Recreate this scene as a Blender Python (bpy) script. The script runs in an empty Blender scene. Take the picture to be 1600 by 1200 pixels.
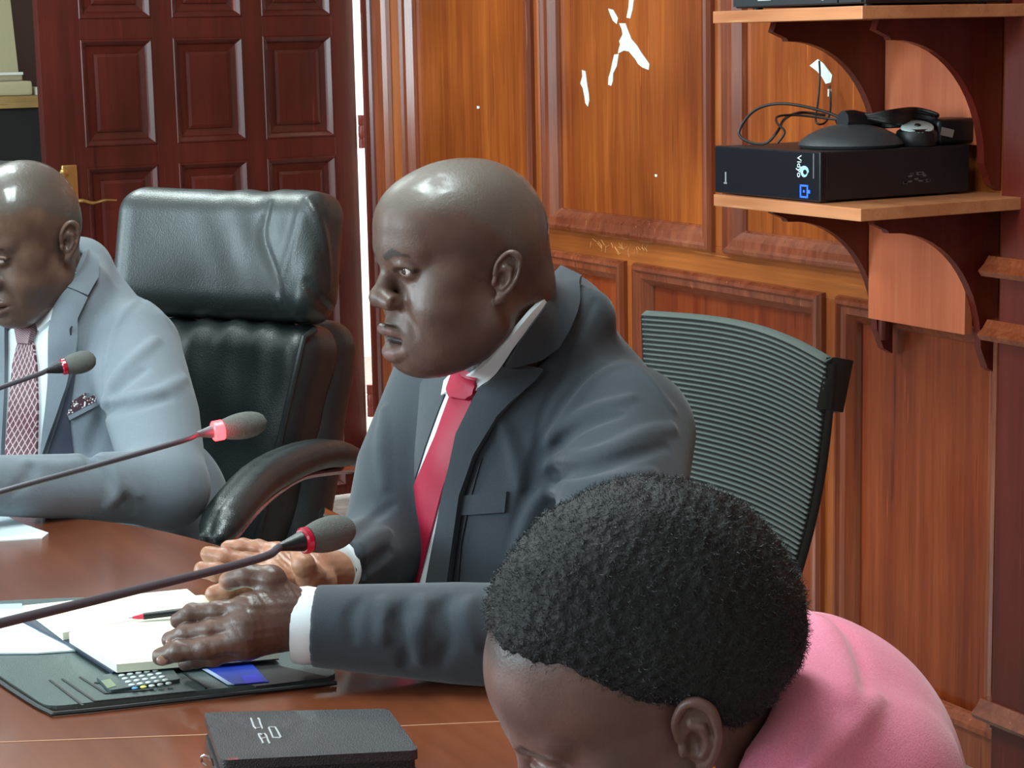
import bpy, bmesh, math, random
import numpy as np
from mathutils import Vector, Matrix
random.seed(7)
rng = np.random.default_rng(7)
SC = bpy.context.scene
COL = SC.collection

# ---------------------------------------------------------------- camera
FPX = 3200.0
PITCH = math.atan(540 / FPX)
ROLL = math.radians(1.2)
TH = math.radians(28.3)
FH = np.array([-math.cos(TH), math.sin(TH), 0.0])     # horizontal view direction
RH = np.array([math.sin(TH), math.cos(TH), 0.0])      # to the right of the view
ZZ = np.array([0, 0, 1.0])
CAM = np.array([5.735, -2.567, 1.40])
_fw = FH * math.cos(PITCH) - ZZ * math.sin(PITCH)
_u0 = FH * math.sin(PITCH) + ZZ * math.cos(PITCH)
_r = math.cos(ROLL) * RH - math.sin(ROLL) * _u0
_u = math.cos(ROLL) * _u0 + math.sin(ROLL) * RH
cd = bpy.data.cameras.new('camera')
cd.lens = FPX / 1600 * 36
cd.sensor_width = 36
cd.clip_start = 0.05
cam_ob = bpy.data.objects.new('camera', cd)
COL.objects.link(cam_ob)
M = Matrix(((_r[0], _u[0], -_fw[0], CAM[0]), (_r[1], _u[1], -_fw[1], CAM[1]), (_r[2], _u[2], -_fw[2], CAM[2]), (0, 0, 0, 1)))
cam_ob.matrix_world = M
SC.camera = cam_ob

# ---------------------------------------------------------------- world and exposure
SC.view_settings.view_transform = 'Standard'
SC.view_settings.look = 'None'
SC.view_settings.exposure = 0.1
SC.view_settings.gamma = 1.0
SC.view_settings.use_curve_mapping = False
wd = bpy.data.worlds.new('world')
SC.world = wd
wd.use_nodes = True
wd.node_tree.nodes['Background'].inputs[0].default_value = (0.75, 0.87, 1.0, 1)
wd.node_tree.nodes['Background'].inputs[1].default_value = 0.35


def area(name, loc, target, sx, sy, power, col, spread=180):
    l = bpy.data.lights.new(name, 'AREA')
    l.shape = 'RECTANGLE'
    l.size = sx
    l.size_y = sy
    l.energy = power
    l.color = col
    l.spread = math.radians(spread)
    o = bpy.data.objects.new(name, l)
    COL.objects.link(o)
    o.location = loc
    d = Vector(target) - Vector(loc)
    o.rotation_euler = d.to_track_quat('-Z', 'Y').to_euler()
    return o


# daylight through the three windows of the front wall (y = -5.4), one end window, and the ceiling tubes
area('window_light', (0.6, -5.25, 1.75), (1.2, 0, 1.0), 1.7, 1.4, 95, (0.73, 0.93, 1.0))
area('window_light', (3.0, -5.25, 1.75), (2.6, 0, 1.0), 1.7, 1.4, 95, (0.73, 0.93, 1.0))
area('window_light', (5.4, -5.25, 1.75), (4.4, 0, 1.0), 1.7, 1.4, 20, (0.76, 0.94, 1.0))
area('ceiling_tube_light', (1.4, -1.7, 2.66), (1.4, -1.7, 0), 1.2, 0.55, 38, (0.84, 0.99, 0.98))
area('ceiling_tube_light', (3.6, -1.7, 2.66), (3.6, -1.7, 0), 1.2, 0.55, 38, (0.84, 0.99, 0.98))
area('corridor_light', (-0.6, 1.25, 2.5), (-0.6, 1.3, 0), 1.2, 0.8, 130, (0.97, 0.98, 1.0))


# ---------------------------------------------------------------- pixel helpers
def ray(px, py):
    return _fw + _r * (px - 800) / FPX - _u * (py - 600) / FPX


def at(px, py, Y):
    """the point seen at a pixel, Y metres ahead of the camera (horizontal distance)"""
    d = ray(px, py)
    return CAM + d * Y / (d @ FH)


def onplane(px, py, ax, v):
    d = ray(px, py)
    return CAM + d * (v - CAM[ax]) / d[ax]


def vw(X, Y, Zv):
    """X right, Y ahead, Z up, seen from the camera's footprint"""
    return np.array([CAM[0], CAM[1], 0]) + RH * X + FH * Y + ZZ * Zv


# ---------------------------------------------------------------- materials
MATS = {}


def s2l(c):
    return tuple(((v / 255) / 12.92 if v / 255 <= 0.04045 else ((v / 255 + 0.055) / 1.055) ** 2.4) for v in c)


class NT:
    def __init__(s, name):
        s.m = bpy.data.materials.new(name)
        s.m.use_nodes = True
        s.t = s.m.node_tree
        s.b = s.t.nodes['Principled BSDF']
        MATS[name] = s.m

    def n(s, typ, **kw):
        nd = s.t.nodes.new(typ)
        for k, v in kw.items():
            if k in nd.inputs.keys():
                if isinstance(v, tuple) and len(v) == 2 and hasattr(v[0], 'outputs'):
                    s.t.links.new(v[0].outputs[v[1]], nd.inputs[k])
                elif hasattr(v, 'outputs'):
                    s.t.links.new(v.outputs[0], nd.inputs[k])
                else:
                    nd.inputs[k].default_value = v
            else:
                setattr(nd, k, v)
        return nd

    def l(s, a, ao, b, bi):
        s.t.links.new(a.outputs[ao], b.inputs[bi])

    def set(s, **kw):
        for k, v in kw.items():
            s.b.inputs[k.replace('_', ' ')].default_value = v
        return s


def c4(c):
    return (*s2l(c), 1)


def ramp(nt, fac, stops):
    r = nt.n('ShaderNodeValToRGB')
    el = r.color_ramp.elements
    while len(el) < len(stops):
        el.new(0.5)
    for e, (p, c) in zip(el, stops):
        e.position = p
        e.color = c if len(c) == 4 else c4(c)
    nt.t.links.new(fac, r.inputs[0])
    return r


def coords(nt, scale=(1, 1, 1), loc=(0, 0, 0), rot=(0, 0, 0)):
    tc = nt.n('ShaderNodeTexCoord')
    mp = nt.n('ShaderNodeMapping')
    nt.l(tc, 'Object', mp, 'Vector')
    mp.inputs['Scale'].default_value = scale
    mp.inputs['Location'].default_value = loc
    mp.inputs['Rotation'].default_value = rot
    return mp


def plain(name, col, rough=0.5, metal=0.0, bump=0.0, bscale=200.0, coat=0.0, emit=None, es=0.0, sheen=0.0, var=0.0, vscale=8.0, spec=0.5):
    nt = NT(name)
    nt.set(Base_Color=c4(col), Roughness=rough, Metallic=metal, Coat_Weight=coat)
    nt.b.inputs['Specular IOR Level'].default_value = spec
    if sheen:
        nt.b.inputs['Sheen Weight'].default_value = sheen
    mp = coords(nt)
    if bump:
        no = nt.n('ShaderNodeTexNoise', Vector=mp, Scale=bscale, Detail=3.0)
        bp = nt.n('ShaderNodeBump', Strength=bump, Distance=0.002, Height=no)
        nt.l(bp, 0, nt.b, 'Normal')
    if var:
        no = nt.n('ShaderNodeTexNoise', Vector=mp, Scale=vscale, Detail=4.0)
        a = tuple(min(255, v * (1 + var)) for v in col)
        b = tuple(v * (1 - var) for v in col)
        r = ramp(nt, no.outputs[0], [(0.3, b), (0.7, a)])
        nt.l(r, 0, nt.b, 'Base Color')
    if emit:
        nt.b.inputs['Emission Color'].default_value = c4(emit)
        nt.b.inputs['Emission Strength'].default_value = es
    return nt.m


def wood(name, dark, mid, light, axis='z', rough=0.3, coat=0.35, streak=1.0, band=26.0):
    """varnished timber, grain along the given axis of object space"""
    nt = NT(name)
    k = {'z': (band, band, band * 0.035), 'x': (band * 0.035, band, band), 'y': (band, band * 0.035, band)}[axis]
    mp = coords(nt, k)
    n1 = nt.n('ShaderNodeTexNoise', Vector=mp, Scale=1.0, Detail=6.0, Roughness=0.65, Distortion=0.6)
    r1 = ramp(nt, n1.outputs[0], [(0.25, dark), (0.5, mid), (0.78, light)])
    k2 = tuple(v * 7 for v in k)
    mp2 = coords(nt, k2)
    n2 = nt.n('ShaderNodeTexNoise', Vector=mp2, Scale=1.0, Detail=3.0, Roughness=0.7)
    r2 = ramp(nt, n2.outputs[0], [(0.3, (150, 150, 150)), (0.62, (255, 255, 255))])
    mx = nt.n('ShaderNodeMixRGB', blend_type='MULTIPLY')
    mx.inputs[0].default_value = 0.35 * streak
    nt.l(r1, 0, mx, 1)
    nt.l(r2, 0, mx, 2)
    mp3 = coords(nt, (1.7, 1.7, 1.3))
    n3 = nt.n('ShaderNodeTexNoise', Vector=mp3, Scale=1.6, Detail=2.0)
    r3 = ramp(nt, n3.outputs[0], [(0.32, (186, 168, 158)), (0.66, (255, 255, 255))])
    mx2 = nt.n('ShaderNodeMixRGB', blend_type='MULTIPLY')
    mx2.inputs[0].default_value = 0.8
    nt.l(mx, 0, mx2, 1)
    nt.l(r3, 0, mx2, 2)
    # scattered pale scuffs and dark pores along the grain
    k4 = tuple(v * 4.5 for v in k)
    n4 = nt.n('ShaderNodeTexNoise', Vector=coords(nt, k4, (3, 5, 7)), Scale=1.0, Detail=2.0, Roughness=0.5)
    r4 = ramp(nt, n4.outputs[0], [(0.70, (0, 0, 0)), (0.78, (255, 255, 255))])
    mx3 = nt.n('ShaderNodeMixRGB', blend_type='MIX')
    ms = nt.n('ShaderNodeMath', operation='MULTIPLY')
    nt.l(r4, 0, ms, 0)
    ms.inputs[1].default_value = 0.55 * streak
    nt.l(ms, 0, mx3, 0)
    nt.l(mx2, 0, mx3, 1)
    mx3.inputs[2].default_value = c4(tuple(min(255, v * 1.2 + 14) for v in light))
    k5 = tuple(v * 3.2 for v in k)
    n5 = nt.n('ShaderNodeTexNoise', Vector=coords(nt, k5, (13, 5, 1)), Scale=1.0, Detail=2.0, Roughness=0.5)
    r5 = ramp(nt, n5.outputs[0], [(0.26, (120, 90, 80)), (0.33, (255, 255, 255))])
    mx4 = nt.n('ShaderNodeMixRGB', blend_type='MULTIPLY')
    mx4.inputs[0].default_value = 0.5 * streak
    nt.l(mx3, 0, mx4, 1)
    nt.l(r5, 0, mx4, 2)
    nt.l(mx4, 0, nt.b, 'Base Color')
    nt.set(Roughness=rough, Coat_Weight=coat, Coat_Roughness=0.12)
    bp = nt.n('ShaderNodeBump', Strength=0.12, Distance=0.001, Height=n2)
    nt.l(bp, 0, nt.b, 'Normal')
    return nt.m


# ---------------------------------------------------------------- object helpers
def link(o, parent=None):
    COL.objects.link(o)
    if parent is not None:
        o.parent = parent
    return o


def abs_loc(o):
    v = Vector((0, 0, 0))
    while o is not None:
        v = v + o.location
        o = o.parent
    return v


def obj_arrays(name, V, Fc, mat, parent=None, smooth=True, origin=None, attrs=None):
    """mesh object from arrays given in world coordinates"""
    V = np.asarray(V, dtype=float)
    if origin is None:
        origin = abs_loc(parent) if parent is not None else Vector((float(V[:, 0].mean()), float(V[:, 1].mean()), float(V[:, 2].min())))
    origin = Vector(origin)
    me = bpy.data.meshes.new(name)
    me.from_pydata((V - np.array(origin)).tolist(), [], [list(map(int, f)) for f in Fc])
    me.materials.append(mat)
    me.polygons.foreach_set('use_smooth', [smooth] * len(me.polygons))
    if attrs:
        for k, a in attrs.items():
            at_ = me.attributes.new(k, 'FLOAT', 'POINT')
            at_.data.foreach_set('value', np.asarray(a, dtype=np.float32))
    me.update()
    o = bpy.data.objects.new(name, me)
    link(o, parent)
    o.location = origin - (abs_loc(parent) if parent is not None else Vector((0, 0, 0)))
    return o


def bm_obj(name, bm, mat, parent=None, smooth=False, origin=None, bevel=0.0, seg=2, subsurf=0, autosmooth=True):
    if bevel:
        es = [e for e in bm.edges if e.is_boundary is False and len(e.link_faces) == 2 and e.calc_face_angle(0) > 0.5]
        bmesh.ops.bevel(bm, geom=es, offset=bevel, segments=seg, profile=0.6, affect='EDGES', clamp_overlap=True)
    bmesh.ops.recalc_face_normals(bm, faces=bm.faces)
    vs = [v.co for v in bm.verts]
    if origin is None:
        if parent is not None:
            origin = abs_loc(parent)
        else:
            n = len(vs)
            origin = Vector((sum(v.x for v in vs) / n, sum(v.y for v in vs) / n, min(v.z for v in vs)))
    origin = Vector(origin)
    for v in bm.verts:
        v.co -= origin
    me = bpy.data.meshes.new(name)
    bm.to_mesh(me)
    bm.free()
    me.materials.append(mat)
    me.polygons.foreach_set('use_smooth', [smooth] * len(me.polygons))
    o = bpy.data.objects.new(name, me)
    link(o, parent)
    o.location = origin - (abs_loc(parent) if parent is not None else Vector((0, 0, 0)))
    if smooth and autosmooth:
        for e in me.edges:
            pass
        try:
            me.set_sharp_from_angle(angle=math.radians(38))
        except Exception:
            pass
    if subsurf:
        m = o.modifiers.new('sub', 'SUBSURF')
        m.levels = m.render_levels = subsurf
    return o


def thing(name, label, cat, loc, group=None):
    o = bpy.data.objects.new(name, None)
    o.empty_display_size = 0.05
    COL.objects.link(o)
    o.location = Vector([float(v) for v in loc])
    tag(o, label, cat, group)
    return o


def tag(o, label=None, cat=None, group=None, kind=None):
    if label:
        o['label'] = label
    if cat:
        o['category'] = cat
    if group:
        o['group'] = group
    if kind:
        o['kind'] = kind
    return o


def nb():
    return bmesh.new()


def box(bm, lo, hi, rotz=0.0, piv=None):
    lo = Vector(lo)
    hi = Vector(hi)
    c = (lo + hi) / 2
    s = hi - lo
    m = Matrix.Translation(c) @ Matrix.Diagonal((s.x, s.y, s.z, 1))
    if rotz:
        p = Vector(piv) if piv is not None else c
        m = Matrix.Translation(p) @ Matrix.Rotation(rotz, 4, 'Z') @ Matrix.Translation(-p) @ m
    bmesh.ops.create_cube(bm, size=1.0, matrix=m)


def obox(bm, c, ax, ay, az):
    """box from centre and three half-axis vectors"""
    c, ax, ay, az = (np.array(v, float) for v in (c, ax, ay, az))
    vs = [bm.verts.new(c + i * ax + j * ay + k * az) for i in (-1, 1) for j in (-1, 1) for k in (-1, 1)]
    for f in ((0, 1, 3, 2), (4, 6, 7, 5), (0, 4, 5, 1), (2, 3, 7, 6), (0, 2, 6, 4), (1, 5, 7, 3)):
        bm.faces.new([vs[i] for i in f])


def prism(bm, pts, ext):
    """closed polygon (list of 3D points) extruded by vector ext"""
    ext = np.array(ext, float)
    a = [bm.verts.new(np.array(p, float)) for p in pts]
    b = [bm.verts.new(np.array(p, float) + ext) for p in pts]
    n = len(pts)
    bm.faces.new(a[::-1])
    bm.faces.new(b)
    for i in range(n):
        bm.faces.new([a[i], a[(i + 1) % n], b[(i + 1) % n], b[i]])


def spline(pts, n=8):
    """Catmull-Rom through points"""
    P = [np.array(p, float) for p in pts]
    P = [2 * P[0] - P[1]] + P + [2 * P[-1] - P[-2]]
    out = []
    for i in range(1, len(P) - 2):
        a, b, c, d = P[i - 1:i + 3]
        for k in range(n):
            t = k / n
            out.append(0.5 * (2 * b + (c - a) * t + (2 * a - 5 * b + 4 * c - d) * t * t + (3 * b - a - 3 * c + d) * t ** 3))
    out.append(P[-2])
    return out


def tube(bm, pts, r, seg=10, cap=True, flat=1.0):
    """tube along points; r a number or a list"""
    P = [np.array(p, float) for p in pts]
    n = len(P)
    R_ = [r] * n if np.isscalar(r) else list(r)
    rings = []
    t0 = P[1] - P[0]
    nrm = np.cross(t0, [0, 0, 1.0])
    if np.linalg.norm(nrm) < 1e-6:
        nrm = np.array([1.0, 0, 0])
    nrm /= np.linalg.norm(nrm)
    for i in range(n):
        t = P[min(i + 1, n - 1)] - P[max(i - 1, 0)]
        t /= np.linalg.norm(t) + 1e-12
        nrm = nrm - t * (nrm @ t)
        nrm /= np.linalg.norm(nrm) + 1e-12
        bn = np.cross(t, nrm)
        rings.append([bm.verts.new(P[i] + R_[i] * (math.cos(a) * nrm + flat * math.sin(a) * bn)) for a in [2 * math.pi * k / seg for k in range(seg)]])
    for i in range(n - 1):
        for k in range(seg):
            bm.faces.new([rings[i][k], rings[i][(k + 1) % seg], rings[i + 1][(k + 1) % seg], rings[i + 1][k]])
    if cap:
        bm.faces.new(rings[0][::-1])
        bm.faces.new(rings[-1])


def lathe(bm, c, axis, prof, seg=24):
    """prof: list of (distance along axis, radius)"""
    c = np.array(c, float)
    axis = np.array(axis, float)
    axis = axis / np.linalg.norm(axis)
    tube(bm, [c + axis * h for h, r in prof], [max(r, 1e-5) for h, r in prof], seg)


# ---------------------------------------------------------------- implicit surfaces: distance functions + surface nets
def smin(a, b, k):
    h = np.clip(0.5 + 0.5 * (b - a) / k, 0, 1)
    return b + (a - b) * h - k * h * (1 - h)


def smax(a, b, k):
    return -smin(-a, -b, k)


def d_ell(P, c, r, rot=None):
    Q = P - np.asarray(c)
    if rot is not None:
        Q = Q @ rot          # columns of rot are the local axes
    r = np.asarray(r, float)
    k0 = np.linalg.norm(Q / r, axis=1)
    k1 = np.linalg.norm(Q / (r * r), axis=1)
    return k0 * (k0 - 1) / np.maximum(k1, 1e-9)


def d_sph(P, c, r):
    return np.linalg.norm(P - np.asarray(c), axis=1) - r


def d_cap(P, a, b, ra, rb=None):
    rb = ra if rb is None else rb
    a = np.asarray(a, float)
    b = np.asarray(b, float)
    ab = b - a
    t = np.clip(((P - a) @ ab) / max(ab @ ab, 1e-12), 0, 1)
    return np.linalg.norm(P - a - t[:, None] * ab, axis=1) - (ra + (rb - ra) * t)


def d_poly(P, pts, r):
    """chain of capsules; r number or list"""
    n = len(pts)
    R_ = [r] * n if np.isscalar(r) else r
    d = None
    for i in range(n - 1):
        e = d_cap(P, pts[i], pts[i + 1], R_[i], R_[i + 1])
        d = e if d is None else np.minimum(d, e)
    return d


def d_box(P, c, half, rnd=0.0, rot=None):
    Q = P - np.asarray(c)
    if rot is not None:
        Q = Q @ rot
    q = np.abs(Q) - (np.asarray(half, float) - rnd)
    return np.linalg.norm(np.maximum(q, 0), axis=1) + np.minimum(q.max(axis=1), 0) - rnd


def surface_nets(f, lo, hi, h, coarse=4):
    """mesh the zero set of f inside the box lo..hi with cell size h"""
    lo = np.asarray(lo, float)
    hi = np.asarray(hi, float)
    nc = np.maximum(np.ceil((hi - lo) / (h * coarse)).astype(int), 2)
    n = nc * coarse
    H = h * coarse
    g = [lo[i] + (np.arange(nc[i]) + 0.5) * H for i in range(3)]
    G = np.stack(np.meshgrid(*g, indexing='ij'), -1).reshape(-1, 3)
    D = np.empty(len(G))
    for s in range(0, len(G), 400000):
        D[s:s + 400000] = f(G[s:s + 400000])
    D = D.reshape(nc)
    act = np.abs(D) < H * 1.75
    vol = np.repeat(np.repeat(np.repeat(D, coarse, 0), coarse, 1), coarse, 2)
    idx = np.argwhere(act)
    sub = np.stack(np.meshgrid(*[np.arange(coarse)] * 3, indexing='ij'), -1).reshape(-1, 3)
    for s in range(0, len(idx), 6000):
        I = (idx[s:s + 6000, None, :] * coarse + sub[None]).reshape(-1, 3)
        vol[I[:, 0], I[:, 1], I[:, 2]] = f(lo + (I + 0.5) * h)
    S = vol < 0
    c = np.zeros(tuple(n - 1), dtype=np.int8)
    for a in (0, 1):
        for b in (0, 1):
            for d in (0, 1):
                c += S[a:n[0] - 1 + a, b:n[1] - 1 + b, d:n[2] - 1 + d]
    cells = np.argwhere((c > 0) & (c < 8))
    vid = -np.ones(tuple(n - 1), dtype=np.int64)
    vid[cells[:, 0], cells[:, 1], cells[:, 2]] = np.arange(len(cells))
    acc = np.zeros((len(cells), 3))
    cnt = np.zeros(len(cells))
    corners = [(a, b, d) for a in (0, 1) for b in (0, 1) for d in (0, 1)]
    val = {cr: vol[cells[:, 0] + cr[0], cells[:, 1] + cr[1], cells[:, 2] + cr[2]] for cr in corners}
    for i, ca in enumerate(corners):
        for cb in corners[i + 1:]:
            if sum(abs(x - y) for x, y in zip(ca, cb)) != 1:
                continue
            va, vb = val[ca], val[cb]
            m = (va < 0) != (vb < 0)
            t = np.where(m, va / np.where(m, va - vb, 1), 0)
            p = np.array(ca)[None] + t[:, None] * (np.array(cb) - np.array(ca))[None]
            acc[m] += p[m]
            cnt[m] += 1
    V = lo + (cells + acc / cnt[:, None] + 0.5) * h
    quads = []
    for ax in range(3):
        sl = [slice(1, n[i] - 1) for i in range(3)]
        sl[ax] = slice(0, n[ax] - 1)
        sl2 = list(sl)
        sl2[ax] = slice(1, n[ax])
        A = S[tuple(sl)]
        B = S[tuple(sl2)]
        e = np.argwhere(A != B)
        off = np.array([1, 1, 1])
        off[ax] = 0
        e = e + off
        flip = A[tuple((e - off).T)]
        u, v = [(1, 2), (2, 0), (0, 1)][ax]
        du = np.zeros(3, int)
        du[u] = 1
        dv = np.zeros(3, int)
        dv[v] = 1
        q = np.stack([vid[tuple((e - du - dv).T)], vid[tuple((e - dv).T)], vid[tuple(e.T)], vid[tuple((e - du).T)]], 1)
        q[~flip] = q[~flip][:, ::-1]
        quads.append(q)
    Q = np.concatenate(quads)
    Q = Q[(Q >= 0).all(1)]
    return V, Q


def grad(f, P, e=0.0006):
    g = np.stack([f(P + d) - f(P - d) for d in np.eye(3) * e], 1)
    return g / (np.linalg.norm(g, axis=1)[:, None] + 1e-12)


def trace(f, O, D, tmax=6.0, eps=0.0006, it=90):
    """march rays O + t D to the surface of f; returns points (last position if none is met)"""
    O = np.atleast_2d(O).astype(float)
    D = np.atleast_2d(D).astype(float)
    D = D / np.linalg.norm(D, axis=1)[:, None]
    if len(O) == 1 and len(D) > 1:
        O = np.repeat(O, len(D), 0)
    t = np.zeros(len(D))
    best = np.full(len(D), 1e9)
    bt = t.copy()
    for _ in range(it):
        d = f(O + D * t[:, None])
        m = d < best
        best = np.where(m, d, best)
        bt = np.where(m, t, bt)
        t = t + np.clip(d, -0.02, 0.4) * 0.85
        if np.all(np.abs(d) < eps):
            break
    hit = np.abs(f(O + D * t[:, None])) < 0.004
    t = np.where(hit, t, bt)
    return O + D * t[:, None]


def rm(*cols):
    """rotation matrix with the given columns"""
    return np.stack([np.asarray(c, float) for c in cols], 1)


def rotx(a):
    c, s = math.cos(a), math.sin(a)
    return np.array([[1, 0, 0], [0, c, -s], [0, s, c]])


def rotz(a):
    c, s = math.cos(a), math.sin(a)
    return np.array([[c, -s, 0], [s, c, 0], [0, 0, 1]])


def roty(a):
    c, s = math.cos(a), math.sin(a)
    return np.array([[c, 0, s], [0, 1, 0], [-s, 0, c]])


def ribbon(name, f, left, right, mat, parent=None, n=40, m=8, off=0.002, th=0.003, start=1.0, uv=False, inset_back=0.0):
    """cloth strip between two pixel polylines, laid on the surface f as the camera sees it, with thickness"""
    L = np.array(left, float)
    R_ = np.array(right, float)

    def res(A, n):
        s = np.r_[0, np.cumsum(np.linalg.norm(np.diff(A, axis=0), axis=1))]
        q = np.linspace(0, s[-1], n)
        return np.stack([np.interp(q, s, A[:, i]) for i in range(A.shape[1])], 1)
    L = res(L, n)
    R_ = res(R_, n)
    W = np.linspace(0, 1, m)
    px = (L[:, None] * (1 - W[None, :, None]) + R_[:, None] * W[None, :, None]).reshape(-1, 2)
    D = np.array([ray(x, y) for x, y in px])
    Dn = D / np.linalg.norm(D, axis=1)[:, None]
    O = CAM[None] + Dn * start
    T = trace(f, O, Dn)
    N = grad(f, T, 0.003)
    return sheet(name, T + N * off, N, n, m, mat, parent, th)


def sheet(name, P, N, n, m, mat, parent, th):
    top = P + N * th
    V = np.concatenate([top, P - N * 0.004])
    k = n * m
    Fc = []
    for i in range(n - 1):
        for j in range(m - 1):
            a, b, c, d = i * m + j, i * m + j + 1, (i + 1) * m + j + 1, (i + 1) * m + j
            Fc.append((a, b, c, d))
            Fc.append((a + k, d + k, c + k, b + k))
    bd = [i * m for i in range(n)] + [(n - 1) * m + j for j in range(1, m)] + [i * m + m - 1 for i in range(n - 2, -1, -1)] + [j for j in range(m - 2, 0, -1)]
    for q in range(len(bd)):
        a, b = bd[q], bd[(q + 1) % len(bd)]
        Fc.append((a, b, b + k, a + k))
    o = obj_arrays(name, V, Fc, mat, parent, smooth=True)
    bm = bmesh.new()
    bm.from_mesh(o.data)
    bmesh.ops.recalc_face_normals(bm, faces=bm.faces)
    bm.to_mesh(o.data)
    bm.free()
    try:
        o.data.set_sharp_from_angle(angle=math.radians(50))
    except Exception:
        pass
    uvl = o.data.uv_layers.new(name='uv')
    co = {}
    for i in range(n):
        for j in range(m):
            co[i * m + j] = co[i * m + j + k] = (j / (m - 1), i / (n - 1))
    for lp in o.data.loops:
        uvl.data[lp.index].uv = co[lp.vertex_index]
    return o
# ================================================================ materials of the place
W_PANEL = wood('panel_wood', (142, 60, 18), (172, 86, 30), (198, 110, 46), 'z', rough=0.3, coat=0.3)
W_STILE = wood('stile_wood', (150, 70, 26), (178, 94, 40), (206, 122, 60), 'z', rough=0.3, coat=0.3, band=18)
W_RAIL = wood('rail_wood', (150, 72, 28), (182, 100, 44), (206, 124, 62), 'x', rough=0.32, coat=0.3, band=18)
W_MOULD = wood('moulding_wood', (122, 54, 30), (152, 76, 46), (176, 100, 66), 'z', rough=0.26, coat=0.5)
W_DOOR = wood('door_wood', (74, 22, 16), (92, 30, 22), (108, 38, 28), 'z', rough=0.36, coat=0.3, band=14)
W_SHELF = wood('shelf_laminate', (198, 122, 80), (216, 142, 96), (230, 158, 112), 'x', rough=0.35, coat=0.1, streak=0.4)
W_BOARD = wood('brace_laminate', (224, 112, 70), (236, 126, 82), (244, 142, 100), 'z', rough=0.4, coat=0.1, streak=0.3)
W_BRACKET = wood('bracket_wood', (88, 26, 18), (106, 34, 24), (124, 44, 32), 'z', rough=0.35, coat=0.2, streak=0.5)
W_TABLE = wood('table_wood', (116, 58, 34), (140, 76, 46), (164, 94, 60), 'x', rough=0.3, coat=0.6, streak=0.3, band=9)
PLASTER = plain('cream_plaster', (226, 220, 206), 0.85, bump=0.15, bscale=60)
WHITE_P = plain('white_plaster', (236, 236, 232), 0.8, bump=0.1, bscale=60)
FLOOR_M = plain('grey_terrazzo_floor', (142, 132, 124), 0.35, var=0.12, vscale=40, coat=0.2)
BRASS = plain('brushed_brass', (206, 168, 104), 0.3, metal=0.9)
CHROME = plain('chrome', (214, 214, 220), 0.12, metal=1.0)
BLACK_PL = plain('black_plastic', (20, 21, 25), 0.4, bump=0.1, bscale=400)


def struct(name, bm, mat, smooth=False, **kw):
    o = bm_obj(name, bm, mat, None, smooth, **kw)
    o['kind'] = 'structure'
    return o


def WX(px, py=200):
    return onplane(px, py, 1, 0)[0]


def sx(v):
    return v * 1.228


def sz(v):
    return 1.4 + (v - 1.4) * 1.228


XR, XL = 7.4, -2.6
YF = -5.5
ZC = 2.75
DW = 1.0      # doorway width
# floor, ceiling, outer walls
b = nb(); box(b, (XL - .15, YF - .15, -.1), (XR + .15, 2.6, 0)); struct('floor', b, FLOOR_M)
b = nb(); box(b, (XL - .15, YF - .15, ZC), (XR + .15, 2.6, ZC + .12)); struct('ceiling', b, WHITE_P)
b = nb(); box(b, (XL - .15, YF, 0), (XL, 0, ZC)); struct('wall_left', b, plain('dark_panel_wall', (84, 44, 38), 0.4, coat=0.3))
b = nb(); box(b, (XR, YF, 0), (XR + .15, 0, ZC)); struct('wall_right', b, PLASTER)
# front wall (behind the camera) with three window openings
b = nb()
wx = [(-.3, 1.5), (2.1, 3.9), (4.5, 6.3)]
box(b, (XL - .15, YF - .15, 0), (XR + .15, YF, 1.0))
box(b, (XL - .15, YF - .15, 2.5), (XR + .15, YF, ZC))
xs = [XL - .15] + [v for w in wx for v in w] + [XR + .15]
for i in range(0, len(xs), 2):
    box(b, (xs[i], YF - .15, 1.0), (xs[i + 1], YF, 2.5))
struct('wall_front', b, PLASTER)
WINM = plain('white_window_frame', (228, 228, 226), 0.4)
for i, (a, c) in enumerate(wx):
    b = nb()
    for lo, hi in (((a, YF - .1, 1.0), (a + .05, YF - .04, 2.5)), ((c - .05, YF - .1, 1.0), (c, YF - .04, 2.5)), ((a, YF - .1, 1.0), (c, YF - .04, 1.05)),
                   ((a, YF - .1, 2.45), (c, YF - .04, 2.5)), (((a + c) / 2 - .03, YF - .1, 1.0), ((a + c) / 2 + .03, YF - .04, 2.5))):
        box(b, lo, hi)
    struct('window_%d' % (i + 1), b, WINM)

# back wall: plaster core with a doorway, timber fields, stiles, rails, mouldings
b = nb()
box(b, (XL - .15, .03, 0), (-DW, .17, ZC))
box(b, (-DW, .03, 2.12), (.10, .17, ZC))
box(b, (.10, .03, 0), (XR + .15, .17, ZC))
struct('wall_back', b, PLASTER)
FY = 0.016     # depth of the panel fields
UP0, UP1 = sz(1.019), 2.42
LP0, LP1 = sz(.30), sz(.957)
ups = [(sx(.300), sx(.905)), (sx(.970), sx(1.569)), (sx(1.628), sx(2.24))]
lps = [(sx(.36), sx(.62)), (sx(.685), sx(1.263)), (sx(1.318), sx(1.898)), (sx(1.958), sx(2.345))]
# beyond the pilaster
x = sx(2.90)
while x < XR - .8:
    ups.append((x, x + .72)); lps.append((x, x + .72)); x += .80
b = nb()
for a, c in ups:
    box(b, (a, FY, UP0), (c, .031, UP1))
struct('wall_back_panels', b, W_PANEL)
b = nb()
for a, c in lps:
    box(b, (a, FY, LP0), (c, .031, LP1))
struct('wall_back_panels', b, wood('lower_panel_wood', (130, 46, 18), (154, 66, 28), (180, 88, 44), 'z', rough=0.3, coat=0.35))


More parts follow.
